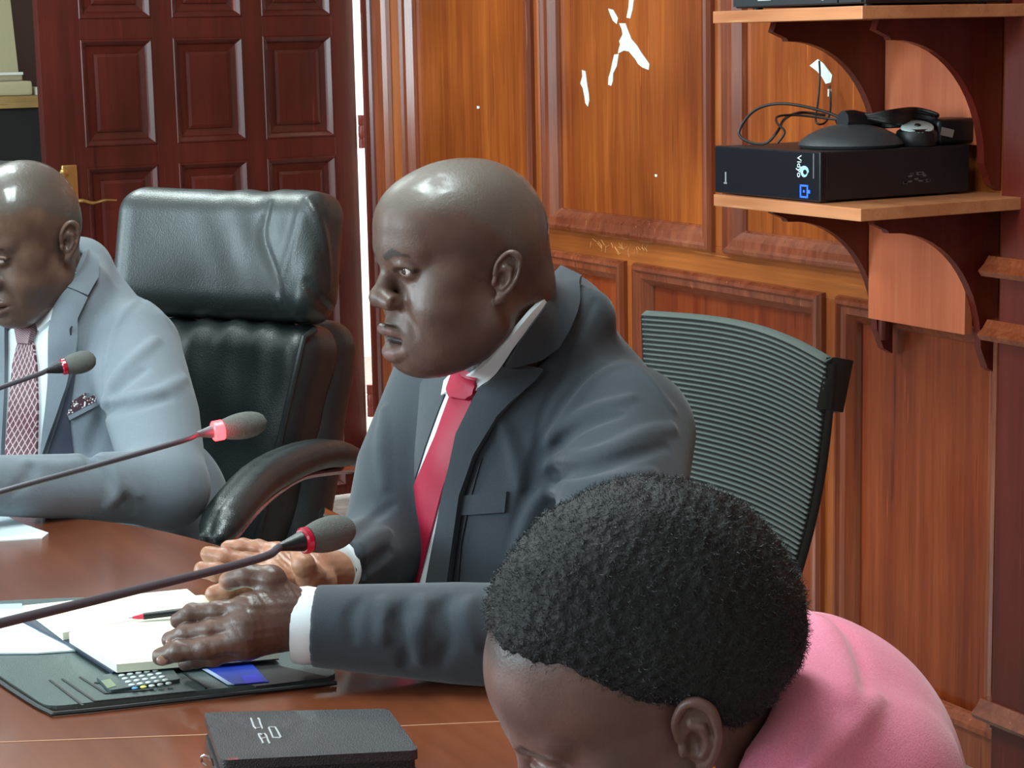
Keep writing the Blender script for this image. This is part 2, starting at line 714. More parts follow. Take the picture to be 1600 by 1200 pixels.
def stiles(pn, z0, z1, xa, xb):
    e = [xa] + [v for p in pn for v in p] + [xb]
    for i in range(0, len(e), 2):
        if e[i + 1] - e[i] > .002:
            box(b, (e[i], 0, z0), (e[i + 1], .0305, z1))


b = nb()
stiles(ups, UP0, UP1, .262, XR)
stiles(lps, LP0, LP1, .262, XR)
struct('trim_1', b, W_STILE, bevel=.0015)
b = nb()
box(b, (.262, 0, LP1), (XR, .0303, UP0))
box(b, (.262, 0, .0), (XR, .0303, LP0))
box(b, (.262, 0, UP1), (XR, .0303, ZC))
struct('trim_2', b, W_RAIL, bevel=.0015)
PROF = [(-.001, .001), (.0, -.010), (.006, -.019), (.014, -.021), (.020, -.014), (.026, -.013), (.034, -.012), (.042, -.004), (.050, .004), (.054, .012), (.055, .0165)]


def frame(bm, x0, x1, z0, z1, prof=PROF, k=1.0):
    rings = []
    for d, y in prof:
        d *= k
        rings.append([bm.verts.new((X, y, Z_)) for X, Z_ in ((x0 + d, z0 + d), (x1 - d, z0 + d), (x1 - d, z1 - d), (x0 + d, z1 - d))])
    for r0, r1 in zip(rings, rings[1:]):
        for i in range(4):
            bm.faces.new([r0[i], r0[(i + 1) % 4], r1[(i + 1) % 4], r1[i]])


b = nb()
for a, c in ups:
    frame(b, a - .012, c + .012, UP0 - .012, UP1 + .012)
struct('trim_3', b, W_MOULD)
b = nb()
for a, c in lps:
    frame(b, a - .012, c + .012, LP0 - .012, LP1 + .012)
struct('trim_4', b, W_MOULD)


def vprofile(bm, pts, z0, z1):
    lo = [bm.verts.new((X, y, z0)) for X, y in pts]
    hi = [bm.verts.new((X, y, z1)) for X, y in pts]
    n = len(pts)
    for i in range(n):
        bm.faces.new([lo[i], lo[(i + 1) % n], hi[(i + 1) % n], hi[i]])
    bm.faces.new(lo[::-1]); bm.faces.new(hi)


# door casing with flutes
b = nb()
pts = [(.10, .031), (.10, -.014), (.110, -.022), (.124, -.018), (.130, -.024), (.165, -.027), (.172, -.020), (.178, -.010), (.186, -.010), (.190, -.021), (.215, -.023), (.222, -.034), (.232, -.040), (.246, -.036),
       (.252, -.022), (.262, -.012), (.270, -.002), (.270, .031)]
cut_ = [i for i, p in enumerate(pts) if p[0] == .178][0]
vprofile(b, [(.178, .031), (.178, -.012)] + pts[cut_ + 1:], 0, 2.2)
struct('trim_8', b, wood('casing_wood', (120, 52, 24), (156, 76, 38), (186, 104, 58), 'z', rough=0.28, coat=0.4))
b = nb()
vprofile(b, pts[:cut_ + 1] + [(.178, .031)], 0, 2.2)
box(b, (-DW - .12, -.035, 2.12), (.270, .031, 2.25))
box(b, (-DW - .12, -.035, 0), (-DW, .03, 2.12))
struct('door_2', b, wood('dark_frame_wood', (86, 30, 20), (106, 42, 28), (130, 60, 42), 'z', rough=0.28, coat=0.4), bevel=0)
# baseboard
b = nb()
prism(b, [(.27, .0, 0), (.27, -.022, 0), (.27, -.022, .070), (.27, -.030, .076), (.27, -.030, .086), (.27, -.010, .098), (.27, 0, .10)], (XR - .27, 0, 0))
struct('baseboard_back', b, W_MOULD)
# pilaster with two moulding bands
b = nb()
box(b, (sx(2.375), -.045, .0), (sx(2.86), .0, ZC))
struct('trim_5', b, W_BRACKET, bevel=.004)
b = nb()
for z in (sz(1.04), sz(.945), sz(.36)):
    prism(b, [(sx(2.355), .0, z), (sx(2.355), -.066, z), (sx(2.355), -.074, z + .010), (sx(2.355), -.060, z + .022), (sx(2.355), -.050, z + .036), (sx(2.355), 0, z + .036)], (sx(.53), 0, 0))
struct('trim_6', b, W_MOULD)

# bare plaster showing where varnish and wood flaked off
FLAKE = plain('bare_plaster_chip', (226, 236, 226), 0.8, bump=0.3, bscale=300)
b = nb()
chips = [[(1010, 95), (1035, 95), (1048, 130), (1060, 160), (1082, 185), (1100, 215), (1122, 245), (1133, 262), (1130, 285), (1105, 275), (1088, 262), (1075, 240), (1062, 225), (1050, 210), (1030, 206), (1005, 218), (1008, 200), (1014, 180), (1010, 168), (1024, 140), (1020, 118)],
         [(965, 35), (985, 40), (996, 58), (1005, 75), (1000, 98), (985, 85), (974, 60)], [(1052, -20), (1072, -20), (1064, 40), (1055, 75), (1040, 72), (1048, 30)],
         [(990, 222), (1008, 220), (1004, 245), (1000, 270), (985, 300), (984, 330), (978, 350), (965, 345), (967, 315), (975, 290), (982, 255)],
         [(858, 285), (872, 290), (876, 320), (880, 350), (886, 385), (888, 410), (882, 435), (872, 420), (868, 390), (862, 360), (852, 340), (860, 310)],
         [(430, 432), (440, 433), (440, 442), (431, 443)], [(1155, 710), (1164, 711), (1164, 721), (1156, 720)]]
for ch in chips:
    P_ = [onplane(580 + x_ / 2.608, y_ / 2.608, 1, FY - .0012) for x_, y_ in ch]
    prism(b, P_, (0, .002, 0))
P_ = [onplane(1080 + x_ / 2, y_ / 2, 1, FY - .0012) for x_, y_ in ((370, 205), (395, 185), (412, 198), (440, 235), (436, 258), (420, 262), (408, 240), (392, 222))]
prism(b, P_, (0, .002, 0))
struct('wall_back_chips', b, FLAKE)
# scratched scribble on the rail
b = nb()
rs = random.Random(3)
for k in range(26):
    x_ = 925 + k * 3.4 + rs.uniform(-3, 3)
    y_ = 376 + k * .42 + rs.uniform(-4, 6)
    a = onplane(x_, y_, 1, -.0008); c = onplane(x_ + rs.uniform(-7, 9), y_ + rs.uniform(3, 13), 1, -.0008)
    tube(b, [a, (a + c) / 2 + np.array([rs.uniform(-.004, .004), 0, 0]), c], .0009, 4)
struct('trim_7', b, plain('scratched_wood', (205, 140, 84), 0.7))

# door leaf, open at a right angle to the wall
LY0, LY1 = sx(-.781), .004
door = thing('door_1', None, None, (0, 0, 0))
door['kind'] = 'structure'
b = nb()
LZ = 2.08
T = -.045
rows = []
zb = sz(1.171)
pit = sz(1.464) - sz(1.171)
zr = [zb + pit * k for k in range(-3, 3)]
rh = sz(1.417) - sz(1.171)
cols = [(sx(-.685), sx(-.512)), (sx(-.462), sx(-.287)), (sx(-.237), sx(-.056))]
box(b, (T, LY0, .012), (-.018, LY1, LZ))
# stiles
e = [LY0] + [v for c in cols for v in c] + [LY1]
for i in range(0, len(e), 2):
    box(b, (-.018, e[i], .012), (0, e[i + 1], LZ))
ez = [.012] + [v for z in zr if z > 0 for v in (z, z + rh)] + [LZ]
for c in cols:
    for i in range(0, len(ez), 2):
        if ez[i + 1] > ez[i]:
            box(b, (-.018, c[0], ez[i]), (0, c[1], ez[i + 1]))
leaf = bm_obj('door_leaf', b, W_DOOR, door, bevel=.0012)
b = nb()
PD = [(0, 0), (.002, .003), (.006, .003), (.016, -.007), (.020, -.013), (.040, -.0165), (.041, -.011), (.050, -.009), (.051, -.009)]
for c in cols:
    for z in zr:
        if z < 0:
            continue
        rings = []
        for d, xx in PD:
            rings.append([b.verts.new((xx, Y_, Z_)) for Y_, Z_ in ((c[0] + d, z + d), (c[1] - d, z + d), (c[1] - d, z + rh - d), (c[0] + d, z + rh - d))])
        for r0, r1 in zip(rings, rings[1:]):
            for i in range(4):
                b.faces.new([r0[i], r0[(i + 1) % 4], r1[(i + 1) % 4], r1[i]])
        b.faces.new(rings[-1])
bm_obj('door_panels', b, W_DOOR, door)
b = nb()
hy = sx(-.728)
z1 = onplane(100, 258, 0, 0)[2]
box(b, (0, hy - .022, z1 - .25), (.008, hy + .022, z1))
pl = bm_obj('door_handle', b, BRASS, door, smooth=True, bevel=.006, seg=3)
b = nb()
hz = onplane(125, 314, 0, .03)[2]
lathe(b, (.005, hy, hz), (1, 0, 0), [(0, .014), (.02, .012), (.045, .010)], 16)
tube(b, spline([(.048, hy - .004, hz), (.052, hy + .02, hz + .002), (.052, hy + .05, hz - .006), (.052, hy + .085, hz + .000), (.052, hy + .118, hz - .002)], 6), [.010] * 7 + [.009] * 6 + [.007] * 6 + [.005] * 6, 10, flat=.6)
bm_obj('lever', b, BRASS, pl, smooth=True)
b = nb()
lathe(b, (.008, hy - .018, z1 - .022), (1, 0, 0), [(0, .013), (.006, .012), (.009, .006)], 16)
bm_obj('knob', b, BRASS, pl, smooth=True)
b = nb()
for z in (sz(1.18), .3, 1.9):
    lathe(b, (.010, .016, z - .05), (0, 0, 1), [(0, .011), (.028, .011), (.030, .009), (.034, .011), (.066, .011), (.069, .009), (.072, .011), (.1, .011)], 12)
bm_obj('hinge', b, plain('painted_hinge', (120, 44, 36), 0.4), door, smooth=True)

b = nb(); box(b, (-.03, .006, 0), (.10, .03, .187)); bm_obj('gap_block', b, W_DOOR, door)  # block added to end the bright strip at the foot of the hinge gap
# corridor beyond the doorway
b = nb()
box(b, (-2.6, 2.2, 0), (1.6, 2.35, ZC))
box(b, (1.6, .17, 0), (1.7, 2.35, ZC))
box(b, (-2.7, .17, 0), (-2.6, 2.35, ZC))
struct('wall_corridor', b, plain('corridor_white', (245, 245, 242), 0.8, emit=(245, 246, 250), es=0.0))

# ceiling lamps
for i, xx in enumerate((1.4, 3.6)):
    t = thing('ceiling_lamp', ['white ceiling light panel nearer the door', 'white ceiling light panel nearer the camera'][i], 'ceiling lamp', (xx, -1.7, ZC))
    b = nb(); box(b, (xx - .65, -2.02, ZC - .06), (xx + .65, -1.38, ZC)); box(b, (xx - .6, -1.97, ZC - .062), (xx + .6, -1.43, ZC - .05))
    bm_obj('housing', b, WINM, t)
# ================================================================ shelves on the back wall
SY = -.40
SX0, SX1 = 2.525, 2.968
LS, US = 1.1035, 1.4415      # tops of the two boards


def shelf(top, label, brace_y, brace_z0, peg):
    t = thing('wall_shelf', label, 'shelf', ((SX0 + SX1) / 2, 0, top - .45 + .02), 'pair of wooden shelves on the panelled wall')
    b = nb(); box(b, (SX0, SY, top - .022), (SX1, -.001, top))
    bm_obj('shelf_board', b, W_SHELF, t, bevel=.0015)
    zt = top - .022
    for xx in (2.566, 2.868):
        # quarter-round cut bracket, deep at the wall
        pts = [(xx, -.004, zt), (xx, -.285, zt), (xx, -.292, zt - .018), (xx, -.262, zt - .030)]
        n = 14
        for k in range(n + 1):
            a = k / n * math.pi / 2
            pts.append((xx, -.258 + .215 * math.sin(a) ** .95 * 1.0, zt - .036 - .225 * (1 - math.cos(a))))
        pts += [(xx, -.026, zt - .300), (xx, -.004, zt - .312)]
        b = nb(); prism(b, pts, (-.018, 0, 0))
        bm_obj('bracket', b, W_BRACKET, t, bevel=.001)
    b = nb(); box(b, (2.567, brace_y, brace_z0), (2.849, brace_y + .018, zt))
    bm_obj('brace_board', b, W_BOARD, t, bevel=.001)
    if peg:
        b = nb(); lathe(b, (2.60, brace_y + .012, brace_z0), (0, 0, -1), [(0, .010), (.036, .010), (.040, .007)], 14)
        bm_obj('peg', b, W_BRACKET, t, smooth=True)
    return t


shelf(LS, 'lower wooden wall shelf carrying the black computer', -.066, .845, True)
shelf(US, 'upper wooden wall shelf at the top of the photo', -.03, 1.19, False)


def text_mesh(name, s, size, loc, rot, mat, parent, ext=.0004, align='LEFT'):
    cu = bpy.data.curves.new(name, 'FONT')
    cu.body = s
    cu.size = size
    cu.extrude = ext
    cu.align_x = align
    o = bpy.data.objects.new(name, cu)
    COL.objects.link(o)
    dg = bpy.context.evaluated_depsgraph_get()
    me = bpy.data.meshes.new_from_object(o.evaluated_get(dg))
    bpy.data.objects.remove(o)
    me.materials.clear()
    me.materials.append(mat)
    q = bpy.data.objects.new(name, me)
    link(q, parent)
    base = abs_loc(parent) if parent is not None else Vector((0, 0, 0))
    q.matrix_local = Matrix.Translation(Vector(loc) - base) @ rot.to_4x4()
    return q


# black computer case lying flat
bx0, bx1 = onplane(1117, 300, 1, SY + .012)[0], onplane(1281, 312, 1, SY + .012)[0]
by0 = SY + .012
by1 = onplane(1514, 280, 0, bx1)[1]
bh = .089
t = thing('desktop_computer', 'black slim computer case with a blue power light, on the lower shelf', 'computer', ((bx0 + bx1) / 2, (by0 + by1) / 2, LS))
CASE = plain('computer_case_black', (24, 23, 25), 0.42, bump=0.2, bscale=500)
FACE = plain('computer_bezel', (18, 20, 28), 0.28)
b = nb(); box(b, (bx0 + .002, by0 + .012, LS + .004), (bx1, by1, LS + bh)); bm_obj('case', b, CASE, t, bevel=.003)
b = nb(); box(b, (bx0, by0, LS + .002), (bx1 + .001, by0 + .014, LS + bh + .001)); face = bm_obj('front_bezel', b, FACE, t, bevel=.003)
for xx in (bx0 + .03, bx1 - .03):
    for yy in (by0 + .04, by1 - .04):
        b = nb(); lathe(b, (xx, yy, LS), (0, 0, 1), [(0, .010), (.0045, .010)], 12)
        bm_obj('rubber_foot', b, BLACK_PL, t)
b = nb()
e0, e1_ = onplane(1271, 240, 1, fy_ := by0 - .0006), onplane(1271, 279, 1, by0 - .0006)
box(b, (e0[0] - .001, fy_ - .0004, e1_[2]), (e0[0] + .002, fy_ + .0006, e0[2]))
bm_obj('edge_trim', b, plain('silver_edge', (150, 150, 158), .3, metal=.6), face)
fy = by0 - .0006
RF = Matrix(((0, 1, 0), (0, 0, -1), (-1, 0, 0)))     # lettering that reads downwards on the front face
text_mesh('logo', 'Vidyo', .0172, onplane(1246, 242, 1, fy), Matrix(((0, 1, 0), (0, 0, -1), (-1, 0, 0))), plain('glowing_logo_print', (220, 235, 240), 0.5, emit=(200, 225, 235), es=.15), face)  # lettering given a faint glow of its own, though it is only print
b = nb()
cx, cz = onplane(1256.5, 268, 1, fy)[[0, 2]]
pts = [(cx + .013 * math.cos(a) * (1 if math.sin(a) > -.2 else .8), fy - .0002, cz + .0100 * math.sin(a)) for a in np.linspace(0, 2 * math.pi, 20, endpoint=False)]
prism(b, pts, (0, .0008, 0))
bm_obj('emblem', b, plain('cyan_emblem', (170, 225, 235), 0.4, emit=(120, 210, 235), es=.3), face)
b = nb()
pts = [(cx + .003 + .0055 * math.cos(a), fy - .0008, cz - .001 + .0045 * math.sin(a)) for a in np.linspace(0, 2 * math.pi, 14, endpoint=False)]
prism(b, pts, (0, .0008, 0))
bm_obj('emblem_centre', b, FACE, face)
BLUE = plain('blue_power_light', (30, 70, 235), 0.4, emit=(40, 90, 255), es=2.2)
b = nb()
qx, qz = onplane(1256, 299, 1, fy)[[0, 2]]; q = .0115
for lo, hi in (((-q, -q), (q, -q + .003)), ((-q, q - .003), (q, q)), ((-q, -q), (-q + .003, q)), ((q - .003, -q), (q, q)), ((-.002, -.002), (.002, .002)), ((q, -.003), (q + .006, .003))):
    box(b, (qx + lo[0], fy - .0004, qz + lo[1]), (qx + hi[0], fy + .0006, qz + hi[1]))
bm_obj('power_light', b, BLUE, face)
b = nb(); box(b, (bx0 + .035, fy - .0003, LS + .022), (bx0 + .039, fy + .0005, LS + .042)); box(b, (bx0 + .031, fy - .0003, LS + .020), (bx0 + .041, fy + .0005, LS + .023))
bm_obj('badge', b, plain('small_grey_print', (150, 150, 155), 0.5), face)
b = nb()
rs = random.Random(5)
for k in range(20):
    yy = by1 - .12 + rs.uniform(-.028, .028)
    zz = LS + .026 + rs.uniform(0, .028) * max(0, 1 - abs(yy - by1 + .12) / .03)
    box(b, (bx1, yy - .004, zz - .0015), (bx1 + .0004, yy + .004, zz + .0015))
bm_obj('sticker_residue', b, plain('grey_residue', (84, 78, 78), 0.6), t)

# conference speakerphone with a coiled lead and a webcam on top of it
zt = LS + bh + .001
t = thing('speakerphone', 'black domed speakerphone with a silver button, on top of the computer', 'speakerphone', (bx1 - .09, (by0 + by1) / 2, zt))
DK = plain('dark_grey_plastic', (52, 54, 58), 0.45, bump=0.25, bscale=600)
yc = onplane(1365, 215, 0, bx1 - .08)[1]
c0 = np.array([bx1 - .10, onplane(1330, 215, 0, bx1 - .10)[1], zt])
b = nb()
prof = [(0, .092), (.005, .096), (.013, .091), (.023, .077), (.032, .058), (.038, .036), (.041, .018), (.042, .0)]
lathe(b, c0, (0, 0, 1), prof, 40)
bm_obj('body', b, DK, t, smooth=True)
b = nb(); tube(b, [c0 + np.array([.0, -.02 + .02 * k, .047 - .002 * k]) for k in range(2)] + [c0 + np.array([.0, .06, .040])], [.018, .022, .014], 10)
bm_obj('hub', b, BLACK_PL, t, smooth=True)
c1 = np.array([bx1 - .038, onplane(1432, 208, 0, bx1 - .038)[1] , zt])
t2 = thing('round_speaker', 'small black puck with a silver white dial face, on the computer beside the dome', 'speaker', c1)
b = nb(); lathe(b, c1, (0, 0, 1), [(0, .036), (.012, .040), (.026, .036), (.030, .030)], 26); bm_obj('body', b, BLACK_PL, t2, smooth=True)
b = nb(); lathe(b, c1 - FH * .006 + ZZ * .026, -FH * .34 + ZZ * .94, [(0, .026), (.004, .030), (.009, .029), (.0105, .026), (.011, .001)], 26); fc = bm_obj('dial', b, plain('silver_dial', (206, 222, 222), 0.3), t2, smooth=True)
b = nb(); lathe(b, c1 - FH * .0095 + ZZ * .0365, -FH * .34 + ZZ * .94, [(0, .006), (.002, .005), (.0021, .0005)], 14); bm_obj('dial_centre', b, BLACK_PL, fc, smooth=True)
c2 = np.array([bx1 - .045, onplane(1470, 215, 0, bx1 - .045)[1], zt])
t3 = thing('cable_adapter', 'black adapter with a grey printed tag at the back of the computer', 'adapter', c2)
b = nb(); box(b, c2 + [-.045, -.03, 0], c2 + [.03, .060, .046]); bd = bm_obj('body', b, BLACK_PL, t3, smooth=True, bevel=.008, seg=3)
b = nb(); obox(b, c2 + [.0315, -.012, .022], (.0008, 0, 0), (0, .014, -.003), (0, .002, .007)); bm_obj('tag', b, plain('grey_print_tag', (150, 142, 140), 0.5), t3)
# cables
CAB = plain('black_cable', (26, 22, 22), 0.45)


def cab(pts3, r, name='cable', parent=None, lab=None, n=8, mat=None):
    b = nb(); tube(b, spline(pts3, n), r, 8)
    o = bm_obj(name, b, mat or CAB, parent, smooth=True)
    if lab:
        tag(o, lab, 'cable')
    return o


def PY(px, py, y):
    return onplane(px, py, 1, y)


ym = (by0 + by1) / 2
cab([PY(1335, 196, ym), PY(1290, 175, ym - .02), PY(1225, 162, ym - .07), PY(1180, 172, ym - .09), PY(1155, 205, ym - .11), PY(1168, 221, ym - .12), PY(1196, 224, ym - .12), PY(1215, 205, ym - .10), PY(1226, 186, ym - .06), PY(1250, 176, ym), PY(1290, 180, ym + .04)], .0028, lab='black cable looping over the left end of the computer')
cab([PY(1215, 224, ym - .13), PY(1226, 206, ym - .12), PY(1214, 192, ym - .10), PY(1216, 182, ym - .08), PY(1245, 180, ym - .04), PY(1300, 186, ym), PY(1345, 190, ym)], .0022, lab='thin dark cable making the small inner loop on the computer')
coil = thing('coiled_cable', 'bundle of black cable coiled over the speakerphone', 'cable', c0 + [0, .03, .05])
rs = random.Random(11)
for k in range(9):
    p = [PY(1312 + rs.uniform(-6, 6), 186 + k * 1.0, ym + .01), PY(1345, 182 + rs.uniform(-3, 4), ym), PY(1390, 174 + k * 2.2, ym + .02), PY(1430, 170 + k * 2.8, ym + .09), PY(1462 + rs.uniform(-6, 4), 180 + k * 2, ym + .12), PY(1440, 186 + k, ym + .13), PY(1400, 196 + rs.uniform(-2, 3), ym + .05), PY(1340, 192 + k * .8, ym + .03)]
    b = nb(); tube(b, spline(p, 7), .0034, 7); bm_obj('cable_loop', b, CAB, coil, smooth=True)
wallcab = cab([PY(1296, 134, -.004), PY(1298, 158, -.01), PY(1296, 180, -.03), PY(1287, 193, -.05), PY(1275, 190, -.06), PY(1278, 160, -.02), PY(1281, 120, -.004), PY(1280, 95, -.004)], .0022, lab='thin black cable hanging down the wall above the computer')
b = nb(); box(b, PY(1293, 151, -.010), PY(1300, 139, -.002)); o = bm_obj('cable_plug', b, plain('cream_plug', (230, 224, 200), 0.5), wallcab, bevel=.0005)

# equipment on the upper shelf, cut by the top edge of the photo
ux0 = onplane(1145, 11, 1, SY + .015)[0]
ux1 = onplane(1378, 14, 1, SY + .015)[0]
t = thing('media_player', 'flat black equipment box standing on the upper shelf', 'media player', ((SX0 + 2.93) / 2, -.2, US))
b = nb(); box(b, (SX0 + .03, SY + .03, US + .004), (SX1 - .03, -.05, US + .055)); bd = bm_obj('body', b, CASE, t, bevel=.003)
b = nb(); box(b, (SX0 + .032, SY + .024, US + .007), (SX1 - .10, SY + .031, US + .052)); box(b, (SX1 - .095, SY + .024, US + .007), (SX1 - .034, SY + .031, US + .052)); fr = bm_obj('front_panel', b, plain('grey_black_panel', (46, 50, 54), 0.35), t)
for xx in (SX0 + .06, SX1 - .06):
    for yy in (SY + .06, -.09):
        b = nb(); lathe(b, (xx, yy, US), (0, 0, 1), [(0, .009), (.005, .009)], 12)
        bm_obj('rubber_foot', b, BLACK_PL, t)
b = nb(); box(b, (SX0 + .11, SY + .0235, US + .016), (SX0 + .15, SY + .0245, US + .019)); bm_obj('marking', b, plain('small_white_print', (190, 190, 190), 0.5), fr); b = nb(); box(b, (SX0 + .30, SY + .0235, US + .012), (SX0 + .305, SY + .0245, US + .022))
bm_obj('marking', b, MATS['small_white_print'], fr)

# ================================================================ counter with a machine beyond the door
cz = onplane(30, 150, 0, -2.0)[2]
t = thing('side_cabinet', 'dark cabinet with a pale wooden top beyond the door', 'cabinet', (-2.3, -.75, 0))
b = nb(); box(b, (XL + .01, -1.35, 0), (-2.02, -.05, cz - .045)); bd = bm_obj('carcass', b, plain('black_cabinet', (7, 7, 10), 0.7), t, bevel=.004)
b = nb(); box(b, (XL + .01, -1.37, cz - .045), (-1.99, -.03, cz)); bm_obj('top', b, wood('pale_top', (150, 116, 62), (178, 144, 86), (196, 166, 106), 'y', rough=.5, coat=0), t, bevel=.003)
BEIGE = plain('beige_plastic', (196, 184, 150), 0.55)
yR = onplane(46, 130, 0, -2.1)[1]
yS = onplane(27, 60, 0, -2.3)[1]
t = thing('printer', 'beige office machine with its lid raised on the cabinet beyond the door', 'printer', (-2.25, yR - .25, cz))
b = nb(); box(b, (-2.45, yR - .5, cz), (-2.06, yR, cz + .055)); bm_obj('base', b, BEIGE, t, bevel=.01, seg=2)
b = nb(); box(b, (-2.43, yR - .48, cz + .055), (-2.08, yR - .03, cz + .085)); bm_obj('tray', b, plain('beige_tray', (170, 160, 134), 0.5), t, bevel=.008)
b = nb(); obox(b, (-2.38, yS - .22, cz + .36), (.012, 0, .004), (0, .22, 0), (-.06, 0, .30)); bm_obj('raised_lid', b, BEIGE, t, bevel=.006)
b = nb(); box(b, (-2.10, yR - .12, cz + .078), (-2.07, yR - .03, cz + .088)); bm_obj('paper_edge', b, plain('paper_white', (235, 235, 230), 0.7), t)
b = nb(); box(b, (-2.14, yR + .012, cz), (-2.02, yR + .10, cz + .03)); tag(bm_obj('paper_stack', b, plain('paper_stack_white', (220, 214, 196), 0.7), None, bevel=.002), 'small white paper stack on the cabinet beside the beige machine', 'paper stack')

# ================================================================ the table
TZ = .75
edge = [(-260, 800), (-100, 800), (80, 808), (200, 820), (330, 850), (480, 905), (620, 968), (760, 1045), (860, 1130), (935, 1230), (985, 1350), (1000, 1500), (960, 1700), (820, 1950)]
E_ = [onplane(x_, y_, 2, TZ) for x_, y_ in edge]
E_ = spline(E_, 6)
far = [onplane(-700, 830, 2, TZ), onplane(-1500, 1000, 2, TZ), onplane(-1900, 1500, 2, TZ), onplane(-1500, 2300, 2, TZ), onplane(-300, 2600, 2, TZ)]
poly = [p for p in E_] + [p for p in spline([E_[-1]] + far[::-1] + [E_[0]], 6)[1:-1]]
cen = sum(poly) / len(poly)
t = thing('conference_table', 'long polished brown wooden conference table with a curved edge', 'table', (cen[0], cen[1], 0))
b = nb()
TH_ = .042
ringp = [(0.0, 0.0), (.006, .002), (.010, .010), (.008, .024), (.002, .034), (.0, TH_)]


def inset(pl, d):
    n = len(pl)
    out = []
    for i in range(n):
        tv = pl[(i + 1) % n] - pl[i - 1]
        nv = np.array([tv[1], -tv[0], 0]); nv /= np.linalg.norm(nv)
        if nv @ (pl[i] - cen) < 0:
            nv = -nv
        out.append(pl[i] + nv * d)
    return out


rings = []
for d, dz in ringp:
    rings.append([b.verts.new(p - np.array([0, 0, dz])) for p in inset(poly, d)])
n = len(poly)
for r0, r1 in zip(rings, rings[1:]):
    for i in range(n):
        b.faces.new([r0[i], r0[(i + 1) % n], r1[(i + 1) % n], r1[i]])
b.faces.new(rings[0]); b.faces.new(rings[-1][::-1])
bm_obj('tabletop', b, W_TABLE, t, smooth=True)
b = nb(); pi = inset(poly, -.48); prism(b, [p - np.array([0, 0, TH_]) for p in pi], (0, 0, -(TZ - TH_) + .0)); bm_obj('base_panel', b, W_DOOR, t)
b = nb()
g = [onplane(-200, 1166, 2, TZ), onplane(0, 1160, 2, TZ), onplane(300, 1149, 2, TZ), onplane(640, 1134, 2, TZ), onplane(820, 1126, 2, TZ)]
for a, c in zip(g, g[1:]):
    v = (c - a); v /= np.linalg.norm(v); s = np.cross(v, ZZ) * .0012
    prism(b, [a - s, a + s, c + s, c - s], (0, 0, .0004))
bm_obj('seam', b, plain('pale_seam', (170, 120, 86), 0.5), t)
# ================================================================ people: heads as one implicit surface
def wob(P, A, s, seed=0):
    r = np.random.default_rng(seed)
    o = 0
    for k in range(4):
        v = r.normal(size=3) * s
        w = r.normal(size=3) * s
        o = o + np.sin(P @ v + r.uniform(0, 6)) * np.sin(P @ w + r.uniform(0, 6))
    return A * o / 2


